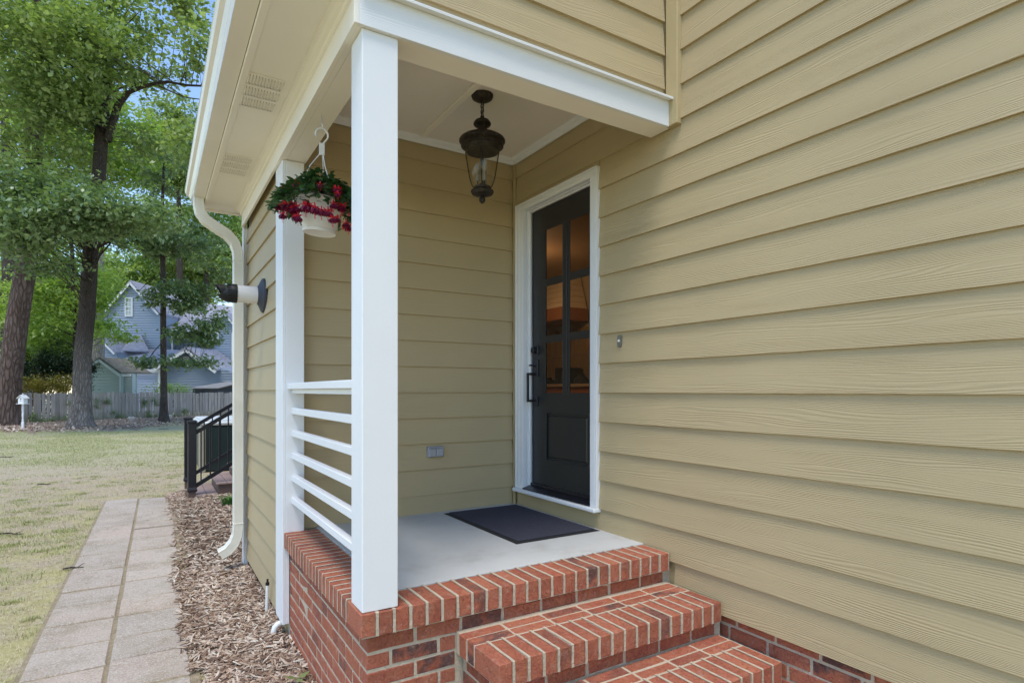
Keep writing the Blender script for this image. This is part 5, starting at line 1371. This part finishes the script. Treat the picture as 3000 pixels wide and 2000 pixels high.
def gvent(pts, dep, parent):
    g = G(); g.prism([H(x, y, dep) for x, y in pts], FW*.04); y0 = min(p[1] for p in pts); y1 = max(p[1] for p in pts); xm = sum(p[0] for p in pts)/len(pts)
    for k in range(5):
        y = y1-1-(y1-y0)*.75*k/5; w = (max(p[0] for p in pts)-min(p[0] for p in pts))*.5*(1-.75*k/5)*.86 if len(pts) == 3 else (max(p[0] for p in pts)-min(p[0] for p in pts))*.38
        g.prism([H(xm-w, y, dep-.01), H(xm+w, y, dep-.01), H(xm+w, y-1.4, dep-.05), H(xm-w, y-1.4, dep-.05)], FW*.01, m=1)
    mk('gable_vent', g, [m_ntrim, m_curt], parent, recalc=False)
gvent([(629, 936), (646, 919), (664, 936)], .84, bh_)
def window(x0, x1, y0, y1, dep, parent, rows=2, cols=1, dark=True, tw=3.2):
    g = G()
    for a, b_, c_, d_ in ((x0, x1, y0, y0+tw), (x0, x1, y1-tw, y1), (x0, x0+tw, y0+tw, y1-tw), (x1-tw, x1, y0+tw, y1-tw)): g.obox(H(a, d_, dep-.09), H(b_, d_, 0)-H(a, d_, 0), FW*.09, (0, 0, (d_-c_)*HS))
    fr = mk('window', g, m_ntrim, parent)
    g = G(); g.obox(H(x0+tw, y1-tw, dep-.03), RT*(x1-x0-2*tw)*HS, FW*.02, (0, 0, (y1-y0-2*tw)*HS)); mk('pane', g, m_nglass if dark else m_curt, fr)
    g = G()
    for k in range(1, rows): yy = y0+tw+(y1-y0-2*tw)*k/rows; g.obox(H(x0+tw, yy+.6, dep-.06), RT*(x1-x0-2*tw)*HS, FW*.03, (0, 0, 1.3*HS))
    for k in range(1, cols): xx = x0+tw+(x1-x0-2*tw)*k/cols; g.obox(H(xx-.5, y1-tw, dep-.055), RT*1.0*HS, FW*.025, (0, 0, (y1-y0-2*tw)*HS))
    if g.v: mk('sash_bar', g, m_ntrim, fr)
window(368, 391, 872, 927, -.03, bh_, 4, 2, False); window(594, 626, 966, 1006, .84, bh_, 3, 3, True, 6); window(664.5, 694, 971, 1055, .84, bh_, 2, 1, True, 3.5); window(305, 316, 1008, 1032, -.03, bh_, 2, 1)
g = G(); g.obox(H(486.5, 1030, .7), RT*3*HS, FW*.1, (0, 0, 65*HS)); mk('porch_post', g, m_ntrim, bh_)
# lower gable and wing
lapwall([(300, Gd), (306, 1050), (362, 991), (412, 1040), (412, Gd)], -2.6, m_blue_shaded, bh_, 'wall', 2.5)
roof([H(303, 1051, -2.9), H(362, 986, -2.9), H(362, 986, 0), H(303, 1051, 0)], .12, bh_, 'lower_roof'); roof([H(362, 986, -2.9), H(412, 1037, -2.9), H(412, 1037, 0), H(362, 986, 0)], .12, bh_, 'lower_roof')
strip((304, 1052), (362, 991), 4, -2.92, m_ntrim, bh_, 'rake_board'); strip((362, 991), (412, 1042), 4, -2.92, m_ntrim, bh_, 'rake_board')
gvent([(344, 1007), (362, 991), (381, 1007)], -2.7, bh_)
roof([H(362, 1075, -3.4), H(548, 1077, -3.4), H(612, 1026, -.2), H(440, 1024, -.2)], .1, bh_, 'lower_roof')
roof([H(405, 1030, -2.0), H(460, 1030, -1.0), H(418, 981, -.2), H(393, 985, -.2)], .1, bh_, 'lower_roof')
strip((360, 1085), (556, 1085.5), 9, -3.5, m_ntrim, bh_, 'eave_board')
lapwall([(376, Gd), (376, 1084), (540, 1085), (540, Gd)], -3.2, m_lav, bh_, 'wall', 3)
strip((540, Gd), (540, 1085), 8.5, -3.3, m_ntrim, bh_, 'corner_board')
lapwall([(540, Gd), (540, 1083), (623, 1031), (690, 1078), (760, 1100), (760, Gd)], -3.0, m_blue_shaded, bh_, 'wall', 4)
roof([H(534, 1084, -3.7), H(623, 1025, -3.7), H(623, 1025, 1), H(534, 1084, 1)], .12, bh_, 'lower_roof'); roof([H(623, 1025, -3.7), H(705, 1085, -3.7), H(705, 1085, 1), H(623, 1025, 1)], .12, bh_, 'lower_roof')
strip((536, 1086), (623, 1032), 7, -3.72, m_ntrim, bh_, 'rake_board'); strip((623, 1032), (706, 1092), 7, -3.72, m_ntrim, bh_, 'rake_board')
window(603.5, 619, 1051, 1079, -3.06, bh_, 6, 1, False, 3)
g = G(); g.tube([H(394, 992, -1), H(394, 980, -1)], .12, 10); g.tube([H(394, 980, -1), H(394, 977, -1)], .17, 10); mk('roof_pipe', g, m_seam, bh_)

HT_save = HT
HT = 35.5; HS = HT/FPX
sh = thing('green_shed', 'pale green garden shed with lapped boards over the fence', 'shed', P(310, HT+1, -1.55))
m_sg = flat_mat('pale_green_siding', (.36, .43, .38), .6, .3, .03, .8); m_sgt = flat_mat('pale_green_trim', (.47, .53, .50), .6, .3, .02)
m_mossr = flat_mat('mossy_brown_roof', (.20, .175, .14), .95, .1, .3, 5)
lapwall([(265, Gd+15), (265, 1070), (296.5, 1051), (355, 1092), (355, Gd+15)], 0, m_sg, sh, 'wall', 1.5, 9)
lapwall([(355.5, Gd+15), (355.5, 1094), (378, 1094), (378, Gd+15)], .3, m_sgt, sh, 'side_wall', .3, 9.2)
roof([H(257, 1072, -.15), H(296.5, 1045, -.15), H(308, 1047, 2.2), H(268, 1074, 2.2)], .06, sh, 'roof', m_mossr); roof([H(296.5, 1045, -.15), H(360, 1090, -.15), H(385, 1088, 2.0), H(312, 1046, 2.0)], .06, sh, 'roof', m_mossr)
strip((258, 1078), (296.5, 1052), 6, -.17, m_sgt, sh, 'rake_board'); strip((296.5, 1052), (358, 1097), 6, -.17, m_sgt, sh, 'rake_board'); strip((358, 1096), (383, 1096), 6, .0, m_ntrim, sh, 'eave_board')
strip((353, Gd), (353, 1095), 3, -.05, m_sgt, sh, 'corner_board')
HT = 37.5; HS = HT/FPX
s2 = thing('dark_shed', 'low dark shed with grey metal roof over the right of the fence', 'shed', P(620, HT+1, -1.55))
m_gr = flat_mat('grey_board_wall', (.12, .12, .13), .8, .2, .15, 3); m_mr = flat_mat('weathered_metal_roof', (.30, .28, .27), .6, .4, .15, 2)
lapwall([(560, Gd), (560, 1138), (640, 1138), (680, 1127), (760, 1107), (760, Gd)], .2, m_gr, s2, 'wall', 2, 4)
for k in range(9):
    a = k/9; b_ = (k+.96)/9
    roof([H(554+86*a+(760-640)*a*0, 1136, 0), H(554+86*b_, 1136, 0), H(615+75*b_, 1116+1.5*b_, 2.2), H(615+75*a, 1116+1.5*a, 2.2)], .04, s2, 'roof_panel', m_mr)
roof([H(640, 1136, 0), H(760, 1104, 0), H(800, 1112, 2.2), H(690, 1117.5, 2.2)], .04, s2, 'roof_panel', m_mr)
HT = 60.0; HS = HT/FPX
s3 = thing('white_house', 'white house glimpsed at the left edge behind the leaning pine', 'house', P(-30, HT+1, -1.55))
lapwall([(-200, Gd), (-200, 1000), (12, 1000), (12, Gd)], 0, flat_mat('white_siding', (.75, .77, .78), .6, .3), s3, 'wall', 4, 5)
roof([H(-210, 1002, -.3), H(20, 1002, -.3), H(10, 960, 4), H(-200, 960, 4)], .15, s3)

# ------------------------------------------------------------------ lift the whole place so the path lies at height 0
for o in list(scene.objects):
    if o.parent is None: o.location.z += UP
